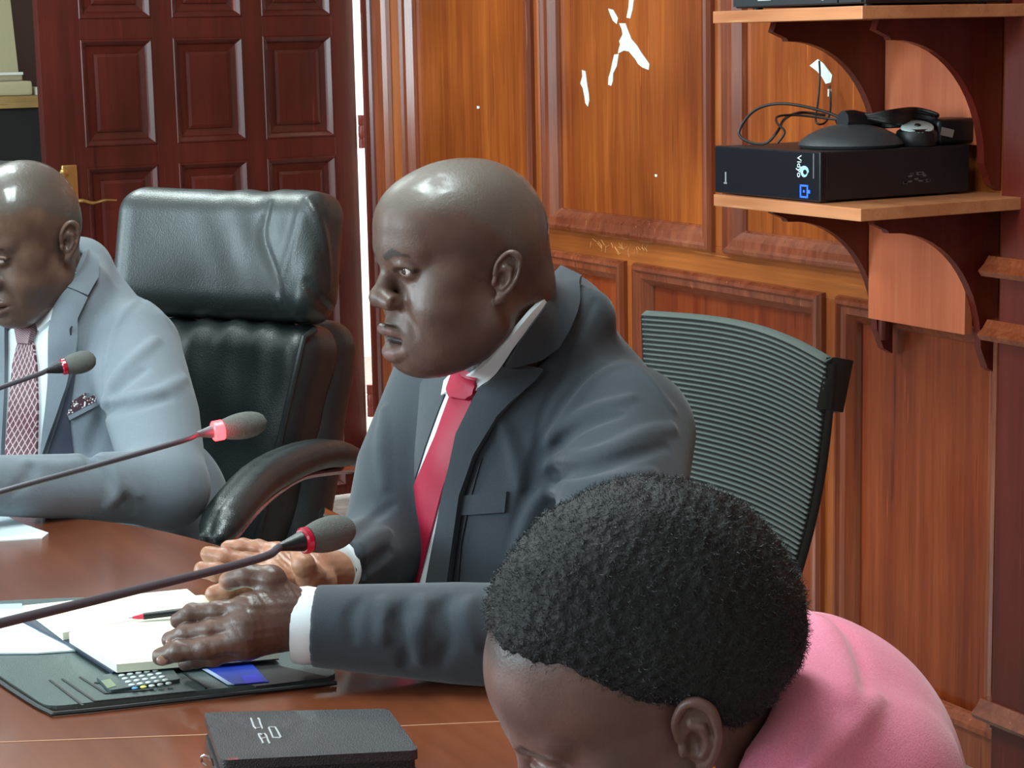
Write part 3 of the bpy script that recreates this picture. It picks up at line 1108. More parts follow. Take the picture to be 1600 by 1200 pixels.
def skin_mat(name, base, scalp, lip, rough=0.46, spec=0.5, coat=0.1, bump=0.25, mottle=0.12, wet=0.9):
    nt = NT(name)
    mp = coords(nt)
    no = nt.n('ShaderNodeTexNoise', Vector=mp, Scale=28.0, Detail=4.0)
    r = ramp(nt, no.outputs[0], [(0.3, tuple(v * (1 - mottle) for v in base)), (0.7, tuple(min(255, v * (1 + mottle)) for v in base))])
    cur = r.outputs[0]
    for att, col, st in (('scalp', scalp, 0.85), ('lip', lip, 0.9), ('brow_shade', tuple(v * .35 for v in base), 0.9), ('palm', (174, 122, 94), 1.0), ('nail', (170, 140, 128), 0.8)):
        a = nt.n('ShaderNodeAttribute', attribute_name=att)
        m = nt.n('ShaderNodeMath', operation='MULTIPLY')
        nt.l(a, 'Fac', m, 0)
        m.inputs[1].default_value = st
        mx = nt.n('ShaderNodeMixRGB')
        nt.l(m, 0, mx, 0)
        nt.t.links.new(cur, mx.inputs[1])
        mx.inputs[2].default_value = c4(col)
        cur = mx.outputs[0]
    nt.t.links.new(cur, nt.b.inputs['Base Color'])
    nt.set(Roughness=rough, Coat_Weight=coat, Coat_Roughness=0.22)
    nt.b.inputs['Specular IOR Level'].default_value = spec
    nt.b.inputs['Subsurface Weight'].default_value = 0.08
    nt.b.inputs['Subsurface Radius'].default_value = (0.012, 0.004, 0.002)
    n2 = nt.n('ShaderNodeTexNoise', Vector=mp, Scale=420.0, Detail=3.0)
    n3 = nt.n('ShaderNodeTexNoise', Vector=mp, Scale=90.0, Detail=3.0)
    ad = nt.n('ShaderNodeMath', operation='ADD')
    nt.l(n2, 0, ad, 0)
    nt.l(n3, 0, ad, 1)
    sc_ = nt.n('ShaderNodeAttribute', attribute_name='scalp')
    n4 = nt.n('ShaderNodeTexNoise', Vector=mp, Scale=170.0, Detail=5.0, Roughness=0.75)
    m4 = nt.n('ShaderNodeMath', operation='MULTIPLY')
    nt.l(sc_, 'Fac', m4, 0)
    nt.l(n4, 0, m4, 1)
    m5 = nt.n('ShaderNodeMath', operation='MULTIPLY_ADD')
    nt.l(m4, 0, m5, 0)
    m5.inputs[1].default_value = 3.0
    nt.l(ad, 0, m5, 2)
    bp = nt.n('ShaderNodeBump', Strength=bump, Distance=0.0012, Height=m5)
    nt.l(bp, 0, nt.b, 'Normal')
    n5 = nt.n('ShaderNodeTexNoise', Vector=mp, Scale=16.0, Detail=3.0)
    mr = nt.n('ShaderNodeMapRange')
    nt.l(n5, 0, mr, 0)
    mr.inputs[1].default_value = .35
    mr.inputs[2].default_value = .65
    mr.inputs[3].default_value = rough - .08
    mr.inputs[4].default_value = rough + .12
    nt.l(mr, 0, nt.b, 'Roughness')
    # a moist film on the shaved scalp
    n6 = nt.n('ShaderNodeTexNoise', Vector=mp, Scale=30.0, Detail=4.0)
    r6 = ramp(nt, n6.outputs[0], [(.40, (0, 0, 0)), (.60, (255, 255, 255))])
    m6 = nt.n('ShaderNodeMath', operation='MULTIPLY')
    nt.l(sc_, 'Fac', m6, 0)
    nt.l(r6, 0, m6, 1)
    m7 = nt.n('ShaderNodeMath', operation='MULTIPLY_ADD')
    nt.l(m6, 0, m7, 0)
    m7.inputs[1].default_value = wet
    m7.inputs[2].default_value = coat
    nt.l(m7, 0, nt.b, 'Coat Weight')
    m8 = nt.n('ShaderNodeMath', operation='MULTIPLY_ADD')
    nt.l(m6, 0, m8, 0)
    m8.inputs[1].default_value = -.12
    m8.inputs[2].default_value = .24
    nt.l(m8, 0, nt.b, 'Coat Roughness')
    return nt.m


RIM = spline([(.008, .003, .008), (.010, .000, .022), (.012, -.011, .0315), (.013, -.023, .0285), (.013, -.0310, .015), (.012, -.029, -.003), (.010, -.020, -.018), (.007, -.009, -.026)], 4)
RIMR = list(np.interp(np.linspace(0, 7, len(RIM)), range(8), [.0036, .0042, .0044, .0044, .0044, .0040, .0040, .0046]))


def head_sdf(o):
    """o: options. Local frame: x to the subject's right, y out of the face, z up, origin between the ears."""
    op = o.get('open', .0035)
    fat = o.get('fat', 1.0)
    ear_s = o.get('ear', 1.0)
    clen = o.get('neck_len', .12)
    nk = o.get('neck', (0, -.050, -.19))

    def f(P):
        x = np.sqrt(P[:, 0] ** 2 + 4e-6)
        Q = np.stack([x, P[:, 1], P[:, 2]], 1)
        d = d_ell(Q, (0, -.016, .046), (.0765, .098, .084))
        d = smin(d, d_ell(Q, (0, .020, .050), (.064, .066, .066)), .03)
        d = smin(d, d_ell(Q, (0, -.045, .020), (.070, .066, .072)), .02)
        d = smin(d, d_ell(Q, (0, .020, -.022), (.060 * fat, .060, .078)), .03)
        d = smin(d, d_cap(Q, (.046 * fat, -.006, -.058), (.020, .052, -.086), .026 * fat, .026 * fat), .03)
        d = smin(d, d_ell(Q, (0, .066, -.090), (.024, .021, .022)), .018)
        d = smin(d, d_sph(Q, (.034 * fat, .048, -.036), .031 * fat), .025)
        d = smin(d, d_sph(Q, (.048, .042, -.002), .020), .02)
        fz = o.get('fz', 0.0)
        U = Q - np.array([0, 0, fz])
        d = smin(d, d_cap(U, (.012, .081, .029), (.044, .066, .030), .0095, .009), .014)
        # eye sockets and lids
        d = smax(d, -d_ell(U, (.031, .099, .010), (.018, .017, .0115)), .012)
        d = smin(d, d_sph(U, (.031, .0725, .009), .0142), .005)
        d = smin(d, d_poly(U, [(.0185, .0835, .0115), (.026, .0885, .0165), (.034, .0875, .0165), (.0445, .0785, .0105)], .0022), .004)
        d = smax(d, -d_ell(U, (.0315, .088, .009), (.0135, .012, o.get('eye', .0042))), .002)
        # muzzle, pushed forward by my
        my = o.get('my', 0.0)
        mz = o.get('mz', 0.0)
        B = Q - np.array([0, my, mz])
        d = smin(d, d_ell(B, (0, .068, -.064), (.036, .027, .032)), .016)
        # nose
        d = smin(d, d_cap(U, (0, .084, .016), (0, .102, -.018), .0085, .0110), .012)
        d = smin(d, d_ell(U, (0, .1040, -.0225), (.0150, .0130, .0116)), .007)
        d = smin(d, d_ell(U, (.0175, .0965, -.0275), (.0115, .0135, .0100)), .0095)
        d = smax(d, -d_cap(U, (.0090, .103, -.0405), (.0090, .100, -.031), .0048, .003), .003)
        # nasolabial fold, under-eye, chin crease
        d = smax(d, -d_poly(U, [(.026, .0955, -.0270), (.034, .0900, -.042), (.040, .0840, -.054), (.043, .0850, -.068)], [.0026, .0022, .0014, .0004]), .011)
        d = smax(d, -d_poly(U, [(.020, .0865, .0005), (.029, .0865, -.0055), (.040, .0785, -.0045)], .0015), .006)
        lz = o.get('lipdrop', 0.0)
        d = smax(d, -d_cap(B, (0, .101, -.088 - lz), (.016, .096, -.088 - lz), .004, .003), .012)
        # lips
        if op > .004:
            d = smax(d, -d_box(B, (0, .0950, -.0665 - lz / 2), (.0265, .030, op), min(op, .006) * .9), .002)
        else:
            d = smax(d, -d_ell(B, (0, .0960, -.0662 - lz / 2), (.0290, .031, op)), .003)
        d = smin(d, d_poly(B, [(0, .0995, -.0560), (.006, .0990, -.0550), (.0145, .0945, -.0568), (.0240, .0860, -.0600), (.0305, .0775, -.0665 - lz * .3)], [.0066, .0068, .0058, .0040, .0026]), .002)
        d = smin(d, d_poly(B, [(0, .0955, -.0765 - lz), (.012, .0925, -.0758 - lz), (.0230, .0845, -.0745 - lz * .9), (.0302, .0775, -.0695 - lz * .5)], [.0078, .0070, .0046, .0026]), .002)
        # ears
        ca, sa = math.cos(.42), math.sin(.42)
        E = Q - np.array([.0745, -.012, o.get('earz', 0.0)])
        ex = ca * E[:, 0] + sa * E[:, 1]
        ey = -sa * E[:, 0] + ca * E[:, 1]
        # lean the ear back a little
        cb, sb = math.cos(.16), math.sin(.16)
        ez = cb * E[:, 2] - sb * -ey
        ey2 = cb * ey + sb * E[:, 2]
        E = np.stack([ex, ey2, ez], 1) / ear_s
        e = d_ell(E, (.006, -.013, .004), (.0055, .0185, .030))
        e = smin(e, d_poly(E, RIM, RIMR), .003)
        e = smax(e, -d_poly(E, [(.0155, -.004, .018), (.0165, -.015, .026), (.0165, -.0235, .016), (.016, -.0225, .000)], .0034), .003)
        e = smin(e, d_poly(E, [(.0110, -.011, .015), (.0125, -.019, .008), (.0115, -.0185, -.006), (.009, -.010, -.014)], .0034), .003)
        e = smax(e, -d_ell(E, (.016, -.007, -.002), (.0125, .0085, .0115)), .003)
        e = smin(e, d_ell(E, (.0085, .0035, -.003), (.0045, .0040, .0065)), .003)
        e = smin(e, d_ell(E, (.006, -.007, -.028), (.0055, .0090, .0090)), .004)
        d = smin(d, e * ear_s, .005)
        # neck
        N_ = np.array(nk)
        d = smin(d, d_cap(P, (0, -.030, -.050), N_, .056 * o.get('nf', 1), .062 * o.get('nf', 1)), .022)
        for c, r, k in o.get('extra', []):
            d = smin(d, d_ell(P, c, r), k)
        return d
    return f


def smooth01(v):
    v = np.clip(v, 0, 1)
    return v * v * (3 - 2 * v)


class Head:
    def __init__(s, name, org, face, pitch=0.0, roll=0.0, scale=1.0, opts=None):
        """face: horizontal unit direction of the face; pitch > 0 looks down"""
        y = np.array(face, float); y /= np.linalg.norm(y)
        x = np.cross(y, ZZ)
        R0 = rm(x, y, ZZ)
        s.R = R0 @ rotx(-pitch) @ roty(roll)
        s.o = np.array(org, float)
        s.s = scale
        s.opts = opts or {}
        s.f = head_sdf(s.opts)

    def w(s, p):
        return s.o + (s.R @ (np.array(p, float) * s.s))

    def sdf(s, P):
        Q = (P - s.o) @ s.R / s.s
        return s.f(Q) * s.s

    def build(s, name, mat, parent, h=.0017, lo=(-.11, -.135, -.16), hi=(.11, .135, .145)):
        V, Fq = surface_nets(s.f, lo, hi, h)
        # local masks
        x = np.abs(V[:, 0]); y = V[:, 1]; z = V[:, 2]
        hl = s.opts.get('hairline', .078)
        line = np.where(y > .02, hl + (y - .02) * .1, np.where(y > -.03, .035 + (y + .03) * .86, -.045 + (y + .10) * 1.1))
        scalp = smooth01((z - line) / .02 + .5) * (x < .0795)
        lz = s.opts.get('lipdrop', 0.0)
        fz = s.opts.get('fz', 0.0)
        B = np.stack([x, y - s.opts.get('my', 0.0), z - s.opts.get('mz', 0.0)], 1)
        ul = d_poly(B, [(0, .1010, -.0560), (.0145, .0965, -.0575), (.0235, .0885, -.0615), (.0305, .0785, -.0675)], [.0066, .0062, .005, .0035])
        ll = d_poly(B, [(0, .0975, -.0765 - lz), (.012, .0945, -.0758 - lz), (.0225, .0865, -.0735 - lz * .7), (.0298, .0785, -.069 - lz * .3)], [.0086, .0078, .006, .0035])
        lip = smooth01(-np.minimum(ul, ll) / .003 + .5)
        cav = np.zeros(len(V))
        if s.opts.get('open', 0) > .004:
            cv = d_box(B, (0, .0950, -.0665 - lz / 2), (.0265, .030, s.opts['open']), .004)
            cav = smooth01(1 - (cv - .0006) / .0012) * (B[:, 1] < .092 - 10 * x * x)
        q2 = np.stack([x, x * 0, z - fz], 1)
        br = d_poly(q2, [(.014, 0, .0250), (.028, 0, .0315), (.045, 0, .0270)], [.0040, .0046, .0020])
        nz = wob(V, 1.0, 330, 9)
        brow_shade = smooth01(-br / .003 + .35 + nz * .25) * (y > .04)
        er = np.abs(np.sqrt(((x - .0315) / .0135) ** 2 + ((z - fz - .009) / max(s.opts.get('eye', .0042), .0015)) ** 2) - 1.0) * .0045
        brow_shade = np.maximum(brow_shade, smooth01(1.25 - er / .0018) * (y > .06) * .8 * (z - fz > .006))
        if s.opts.get('moustache'):
            mu = d_poly(B, [(0, .1, -.0490), (.014, .1, -.0505), (.026, .1, -.0600)], [.0034, .0036, .0020])
            mu = d_poly(np.stack([x, x * 0, B[:, 2]], 1), [(0, 0, -.0462), (.014, 0, -.0482), (.028, 0, -.0595)], [.0034, .0036, .0022])
            brow_shade = np.maximum(brow_shade, smooth01(-mu / .004 + .35 + nz * .3) * (y > .05) * .5)
        brow_shade = np.maximum(brow_shade, cav)  # shade inside the open mouth, painted in with the brow colour
        lip = lip * (1 - cav)
        W = s.o + (V * s.s) @ s.R.T
        ob = obj_arrays(name, W, Fq, mat, parent, True, attrs={'scalp': scalp, 'lip': lip, 'brow_shade': brow_shade})
        return ob

    def eyes(s, parent, look=(0, 1, 0), iris=True):
        ew = plain('eye_white', (214, 200, 192), 0.15, coat=0.5) if 'eye_white' not in MATS else MATS['eye_white']
        ei = plain('eye_iris', (30, 18, 14), 0.12, coat=0.6) if 'eye_iris' not in MATS else MATS['eye_iris']
        lk = np.array(look, float); lk /= np.linalg.norm(lk)
        for sg in (-1, 1):
            c = np.array([sg * .031, .0725, .009 + s.opts.get('fz', 0.0)])
            b = nb()
            bmesh.ops.create_uvsphere(b, u_segments=20, v_segments=14, radius=.0126 * s.s, matrix=Matrix.Translation(Vector(s.w(c))))
            e = bm_obj('eye', b, ew, parent, smooth=True, autosmooth=False)
            b = nb()
            lathe(b, s.w(c + lk * .0112), s.R @ lk, [(0, .0060 * s.s), (.0010 * s.s, .0050 * s.s), (.0016 * s.s, .0001)], 16)
            bm_obj('iris', b, ei, e, smooth=True, autosmooth=False)

    def teeth(s, parent):
        tm = plain('tooth_white', (240, 214, 200), 0.35) if 'tooth_white' not in MATS else MATS['tooth_white']
        b = nb()
        for row, zz in ((0, -.0625), (1, -.0715 - s.opts.get('lipdrop', 0.0) * .62)):
            zz += s.opts.get('mz', 0.0)
            pts = []
            for k in range(-8, 9):
                a = k / 8 * 1.15
                pts.append(s.w((.021 * math.sin(a), .064 + s.opts.get('my', 0.0) + .024 * math.cos(a), zz)))
            tube(b, pts, .0034 * s.s, 6)
        o = bm_obj('teeth', b, tm, parent, smooth=True)
        b = nb()
        c = s.w((0, .064 + s.opts.get('my', 0.0), -.0775 - s.opts.get('lipdrop', 0.0) * .6 + s.opts.get('mz', 0.0)))
        bmesh.ops.create_uvsphere(b, u_segments=20, v_segments=12, radius=1.0, matrix=Matrix.Translation(Vector(c)) @ Matrix([[float(v) for v in r_] for r_ in s.R]).to_4x4() @ Matrix.Diagonal((.019, .022, .0075, 1)))
        bm_obj('tongue', b, plain('tongue_pink', (176, 104, 104), .35), parent, smooth=True, autosmooth=False)
# ================================================================ clothed bodies
def fdir(deg):
    """horizontal direction: 0 = towards the left of the view, 90 = towards the camera"""
    a = math.radians(deg)
    return -math.cos(a) * RH - math.sin(a) * FH


class Cloth:
    """a garment surface; folds are traced onto the base surface, then blended in"""

    def __init__(s, base):
        s.base = base
        s.folds = []

    def fold(s, px, r=.008, up=True, k=.012, sink=.5):
        pts = np.array(px, float)
        q = np.array(spline([(*p, 0) for p in pts], 4))[:, :2]
        D = np.array([ray(*p) for p in q]); D /= np.linalg.norm(D, axis=1)[:, None]
        T = trace(s.base, CAM[None] + D * 1.0, D)
        N = grad(s.base, T, .002)
        n = len(T)
        taper = np.sin(np.linspace(.12, math.pi - .12, n)) ** .6
        R_ = np.maximum(r * taper, .001)
        C = T - N * (R_ * sink)[:, None] if up else T + N * (R_ * sink)[:, None]
        lo, hi = C.min(0) - .04, C.max(0) + .04
        s.folds.append((C, R_, up, k, lo, hi))

    def __call__(s, P):
        d = s.base(P)
        for C, R_, up, k, lo, hi in s.folds:
            m = np.all((P > lo) & (P < hi), axis=1)
            if not m.any():
                continue
            e = d_poly(P[m], C, R_)
            d[m] = smin(d[m], e, k) if up else smax(d[m], -e, k)
        return d


def fabric(name, col, col2=None, rough=0.85, scale=900.0, bump=.25, sheen=.2, var=.06):
    nt = NT(name)
    mp = coords(nt)
    n1 = nt.n('ShaderNodeTexNoise', Vector=mp, Scale=scale, Detail=2.0)
    c2_ = col2 or tuple(v * (1 - var * 2) for v in col)
    r = ramp(nt, n1.outputs[0], [(0.35, c2_), (0.65, col)])
    nt.l(r, 0, nt.b, 'Base Color')
    nt.set(Roughness=rough)
    nt.b.inputs['Sheen Weight'].default_value = sheen
    n2 = nt.n('ShaderNodeTexNoise', Vector=mp, Scale=14.0, Detail=3.0)
    ad = nt.n('ShaderNodeMath', operation='MULTIPLY_ADD')
    nt.l(n2, 0, ad, 0)
    ad.inputs[1].default_value = 6.0
    nt.l(n1, 0, ad, 2)
    bp = nt.n('ShaderNodeBump', Strength=bump, Distance=.0012, Height=ad)
    nt.l(bp, 0, nt.b, 'Normal')
    return nt.m


def hand(name, fingers, palm, mat, parent, palmness=0.0, thumbpalm=None, h=.0013, kk=.010, nails=()):
    """fingers: chains of (px, py, Y, r) tip first; palm: capsules ((px,py,Y,r),(px,py,Y,r))"""
    FG = [[at(*q[:3]) for q in fg] for fg in fingers]
    FR = [[q[3] for q in fg] for fg in fingers]
    PA = [(at(*a[:3]), at(*c[:3]), a[3], c[3]) for a, c in palm]

    def f(P):
        d = None
        for a, c, ra, rb in PA:
            e = d_cap(P, a, c, ra, rb)
            d = e if d is None else smin(d, e, .012)
        g = None
        for pts, rs_ in zip(FG, FR):
            e = d_poly(P, pts, rs_)
            # knuckle bulges
            for i in range(1, len(pts) - 1):
                e = smin(e, d_sph(P, pts[i], rs_[i] * 1.10), .003)
            g = e if g is None else smin(g, e, .0022)
        d = smin(d, g, kk)
        return d + wob(P, .00035, 260, 3)
    allp = np.array([p for pts in FG for p in pts] + [p for a, c, _, _ in PA for p in (a, c)])
    V, Q = surface_nets(f, allp.min(0) - .035, allp.max(0) + .035, h)
    pal = np.full(len(V), palmness)
    if thumbpalm is not None:
        for (x_, y_, Y_), r_ in thumbpalm:
            c = at(x_, y_, Y_)
            pal = np.maximum(pal, smooth01(1.3 - np.linalg.norm(V - c, axis=1) / r_))
    nl = np.zeros(len(V))
    return obj_arrays(name, V, Q, mat, parent, True, attrs={'palm': pal, 'nail': nl})


def nail(px, py, Y, dirv, n, w, l, mat, parent):
    """fingernail: small curved plate"""
    c = at(px, py, Y)
    dirv = np.array(dirv) / np.linalg.norm(dirv)
    n = np.array(n, float); n -= dirv * (n @ dirv); n /= np.linalg.norm(n)
    s = np.cross(dirv, n)
    b = nb()
    bmesh.ops.create_uvsphere(b, u_segments=14, v_segments=8, radius=1.0, matrix=Matrix(((s[0] * w, dirv[0] * l, n[0] * .0018, c[0]), (s[1] * w, dirv[1] * l, n[1] * .0018, c[1]), (s[2] * w, dirv[2] * l, n[2] * .0018, c[2]), (0, 0, 0, 1))))
    return bm_obj('fingernail', b, mat, parent, smooth=True, autosmooth=False)


def legs(H_, fwd, lat, hip, mat, parent, knee=.44, span=.10, foot=True):
    """seated thighs, shins and shoes, hidden behind the table from the front"""
    pts = []
    for sg in (-1, 1):
        h0 = hip + lat * sg * .09
        k0 = h0 + fwd * knee + lat * sg * span * .3
        k0[2] = .50
        a0 = k0 + fwd * .02
        a0[2] = .10
        pts.append((h0, k0, a0))

    def f(P):
        d = d_ell(P, hip + ZZ * .02, (.17, .15, .11), rm(lat, fwd, ZZ))
        for h0, k0, a0 in pts:
            d = smin(d, d_poly(P, [h0, k0, a0], [.085, .065, .048]), .02)
        return d
    A_ = np.array([p for q in pts for p in q])
    V, Q = surface_nets(f, A_.min(0) - .2, A_.max(0) + .2, .010)
    obj_arrays('trousers', V, Q, mat, parent, True)
    for h0, k0, a0 in pts:
        def g(P, a0=a0):
            d = d_cap(P, a0 + fwd * .0 - ZZ * .05, a0 + fwd * .16 - ZZ * .062, .042, .034)
            return np.maximum(d, .006 - P[:, 2])
        V, Q = surface_nets(g, a0 - .26, a0 + .26, .008)
        obj_arrays('shoe', V, Q, BLACK_PL, parent, True)
# ================================================================ man in the dark grey suit (speaking)
SK1 = skin_mat('skin_dark', (94, 68, 58), (92, 82, 74), (112, 78, 72), rough=.44, coat=.12)
ySh = fdir(46)                 # chest direction
Lf = np.cross(ZZ, ySh)         # towards his left shoulder (nearer the camera)
NB1 = at(838, 524, 2.46)
hd = fdir(27)
hl = np.cross(ZZ, hd)
ORG1 = at(763, 431, 2.27) - hl * .076
H1 = Head('man', ORG1, hd, math.radians(4.5), 0, .968, dict(fat=1.10, open=.0092, lipdrop=.0085, my=.0035, mz=.000, fz=.005, eye=.0046, moustache=1, nf=1.06, ear=.82, earz=-.005))
nl_ = ((NB1 - ZZ * .02 - ORG1) @ H1.R)
H1.opts['neck'] = tuple(nl_ / .968)
H1.opts['extra'] = [((0, .030, -.078), (.058, .050, .034), .03), ((0, -.082, -.030), (.052, .036, .045), .025), ((0, .064, -.088), (.030, .026, .020), .02), ((0, .050, .062), (.052, .041, .040), .03), ((0, .058, .034), (.042, .036, .022), .02)]
H1.f = head_sdf(H1.opts)
man = thing('person', 'bald man in dark grey suit and crimson tie, speaking with both hands on the table', 'person', vw((NB1 - CAM) @ RH, (NB1 - CAM) @ FH, 0.0))
print('man base', NB1)
head1 = H1.build('head', SK1, man)
H1.eyes(man, look=(.10, 1, -.02))
H1.teeth(man)


def T1(l, d, z):
    return NB1 + Lf * l + ySh * d + ZZ * z


S1, S2 = T1(.146, -.004, -.105), T1(-.168, .0, -.085)
EL1 = at(935, 1000, 2.02)
WR1 = at(492, 978, 2.035)
EL2 = at(600, 862, 2.44)
WR2 = at(520, 888, 2.30)
RT1 = rm(Lf, ySh, ZZ)


def torso_base(P):
    d = d_ell(P, T1(0, .012, -.22), (.180, .125, .21), RT1)
    d = smin(d, d_ell(P, T1(0, .035, -.43), (.180, .150, .22), RT1), .05)
    d = smin(d, d_cap(P, T1(-.145, -.01, -.085), T1(.125, -.01, -.098), .068, .070), .05)
    d = smin(d, d_ell(P, T1(.0, -.055, -.088), (.120, .076, .100), RT1), .05)
    d = smin(d, d_cap(P, T1(0, -.045, .010), T1(0, -.065, -.13), .050, .086), .035)
    d = smin(d, d_poly(P, [at(888, 474, 2.49), at(912, 496, 2.43), at(873, 530, 2.40), at(826, 592, 2.40), at(786, 645, 2.405), at(740, 720, 2.41)], [.032, .037, .042, .042, .036, .030]), .035)
    return d + wob(P, .0010, 30, 5)


NKa, NKb = H1.w((0, -.030, -.050)), NB1 - ZZ * .02


def neck_torso(P):
    return smin(torso_base(P), d_cap(P, NKa, NKb, .061, .066), .03)


def jacket_base(P):
    d = torso_base(P)
    a = d_poly(P, [S1, S1 * .5 + EL1 * .5 + ZZ * -.01, EL1], [.076, .070, .058])
    d = smin(d, a, .022)
    a = d_poly(P, [S2, S2 * .5 + EL2 * .5 + RH * -.012, EL2], [.068, .060, .053])
    d = smin(d, a, .022)
    d = smin(d, d_poly(P, [EL1, EL1 * .5 + WR1 * .5, WR1], [.056, .052, .042]), .02)
    d = smin(d, d_poly(P, [EL2, WR2], [.052, .042]), .02)
    return d


def cut_end(d, P, c, v, rad):
    """trim a sleeve end flat: plane through c with outward normal v, only near c"""
    v = v / np.linalg.norm(v)
    q = (P - c) @ v
    near = np.linalg.norm(P - c, axis=1) < rad
    return np.where(near & (q > -.02), np.maximum(d, q), d)


def jbase1(P):
    d = jacket_base(P)
    d = cut_end(d, P, WR1, WR1 - EL1, .10)
    d = cut_end(d, P, WR2, WR2 - EL2, .08)
    return d


J1 = Cloth(jbase1)
for px, r, up in [
    # sleeve head and elbow folds
    ([(838, 735), (870, 722), (910, 716), (960, 700), (1010, 678), (1050, 668)], .012, True),
    ([(832, 750), (870, 742), (915, 737), (965, 722), (1040, 698)], .010, False),
    ([(850, 770), (900, 762), (960, 750), (1020, 738)], .010, True),
    ([(842, 700), (880, 668), (930, 640), (985, 622)], .010, True),
    ([(838, 718), (872, 694), (920, 664), (970, 648)], .008, False),
    ([(846, 690), (838, 720), (828, 760), (812, 815), (800, 880)], .012, False),
    ([(800, 905), (812, 850), (830, 800), (850, 772)], .009, True),
    ([(600, 940), (606, 965), (596, 1000)], .008, True),
    ([(630, 945), (622, 975), (640, 1010), (632, 1040)], .010, False),
    ([(660, 938), (665, 960), (652, 990), (656, 1030)], .010, True),
    ([(700, 935), (688, 960), (700, 1000), (690, 1035)], .010, False),
    ([(735, 940), (728, 970), (742, 1010)], .010, True),
    ([(560, 940), (548, 965), (552, 1000)], .007, False),
    # far side
    ([(612, 790), (580, 812), (552, 842)], .007, False),
    ([(606, 830), (575, 850), (545, 880)], .008, True),
    ([(610, 860), (585, 878), (560, 900)], .006, False),
    ([(600, 640), (596, 700), (600, 760)], .007, True),
    # chest drape
    ([(770, 640), (800, 700), (812, 760)], .007, True),
    ([(930, 470), (905, 520), (880, 580), (850, 640), (838, 690)], .003, False),
]:
    J1.fold(px, r, up, k=.012 if up else .008)
J1.fold([(962, 560), (914, 592), (868, 645), (838, 700), (827, 748)], .0045, False, k=.005)
J1.fold([(1052, 640), (1000, 580), (960, 574), (925, 596), (890, 640), (862, 690)], .005, True, k=.008)

SUIT = fabric('charcoal_suit_wool', (47, 56, 65), (37, 45, 54), rough=.8, scale=1100)
lo = np.minimum.reduce([T1(-.3, -.25, -.60), T1(.3, .25, -.60), WR1, EL1, EL2, WR2, T1(-.3, .25, -.6)]) - .06
hi = np.maximum.reduce([T1(-.3, .1, .08), T1(.3, .1, .08), T1(0, -.2, .08), EL1]) + .07


def j1m(P):
    d = J1(P)
    # clear the neck
    d = smax(d, -(H1.sdf(P) - .006), .004)
    return np.maximum(d, (T1(0, 0, -.56) - P) @ ZZ)


V, Q = surface_nets(j1m, lo, hi, .0035)
jk = obj_arrays('jacket', V, Q, SUIT, man, True)
# layered clothes on the chest
SHIRT = fabric('white_shirt_cotton', (230, 238, 242), (220, 229, 234), rough=.8, scale=1500, bump=.1)
TIE = fabric('crimson_tie', (172, 10, 56), (158, 8, 48), rough=.55, scale=1200, sheen=.0, bump=.1)
ribbon('shirt_front', neck_torso, [(700, 585), (684, 640), (662, 705), (640, 780), (618, 870), (606, 940)], [(800, 585), (776, 640), (748, 700), (722, 770), (700, 850), (690, 940)], SHIRT, man, 50, 14, off=.002, th=.003)
ribbon('tie', torso_base, [(716, 606), (688, 684), (658, 752), (633, 843), (614, 928)], [(752, 606), (731, 664), (699, 761), (677, 849), (657, 928)], TIE, man, 60, 9, off=.004, th=.004)
ribbon('tie_knot', neck_torso, [(726, 578), (716, 600), (711, 617), (716, 628)], [(752, 578), (757, 600), (751, 622), (740, 630)], TIE, man, 16, 9, off=.009, th=.006)
# far lapel, near collar and lapel
ribbon('lapel', neck_torso, [(700, 574), (668, 596), (640, 640), (622, 700), (610, 780), (608, 860), (606, 935)], [(712, 592), (690, 650), (672, 700), (655, 752), (638, 800), (622, 862), (612, 935)], SUIT, man, 60, 9, off=.004, th=.003)
ribbon('lapel', neck_torso, [(783, 560), (757, 612), (722, 680), (706, 750), (692, 832), (674, 930)], [(846, 574), (835, 592), (783, 651), (748, 711), (728, 772), (706, 930)], SUIT, man, 60, 12, off=.007, th=.005)
ribbon('jacket_collar', neck_torso, [(878, 430), (853, 460), (823, 496), (802, 526), (785, 562)], [(908, 446), (899, 482), (884, 516), (868, 540), (842, 556)], SUIT, man, 40, 12, off=.008, th=.005)
ribbon('shirt_collar', neck_torso, [(846, 462), (822, 484), (785, 528), (748, 568), (732, 588)], [(850, 466), (827, 492), (794, 536), (770, 580), (754, 612)], SHIRT, man, 30, 8, off=.008, th=.003)
ribbon('shirt_collar', neck_torso, [(724, 586), (712, 590), (702, 600)], [(722, 600), (712, 612), (698, 622)], SHIRT, man, 14, 6, off=.006, th=.003)
ribbon('pocket_welt', torso_base, [(709, 776), (706, 806)], [(794, 768), (791, 800)], SUIT, man, 6, 14, off=.002, th=.0025)
# dark strip painting the shadow between lapel and front edge
ribbon('lining_shade', torso_base, [(744, 716), (726, 775), (708, 850), (700, 930)], [(754, 716), (736, 780), (722, 850), (716, 930)], plain('lapel_gap_shade', (22, 24, 34), .6), man, 30, 5, off=.0008, th=.001)


def cuff(c, v, r0, r1, ln, name='shirt_cuff'):
    v = v / np.linalg.norm(v)
    b = nb()
    prof = [(-.02, r0 - .004), (0, r0 - .001), (ln * .5, r0), (ln, r1), (ln + .0008, r1 - .002), (ln * .5, r1 - .003), (-.02, r1 - .006)]
    lathe(b, c, v, prof, 40)
    return bm_obj(name, b, SHIRT, man, smooth=True)


cuff(WR1, WR1 - EL1, .0405, .0390, .020)
cuff(WR2, WR2 - EL2, .037, .034, .006)
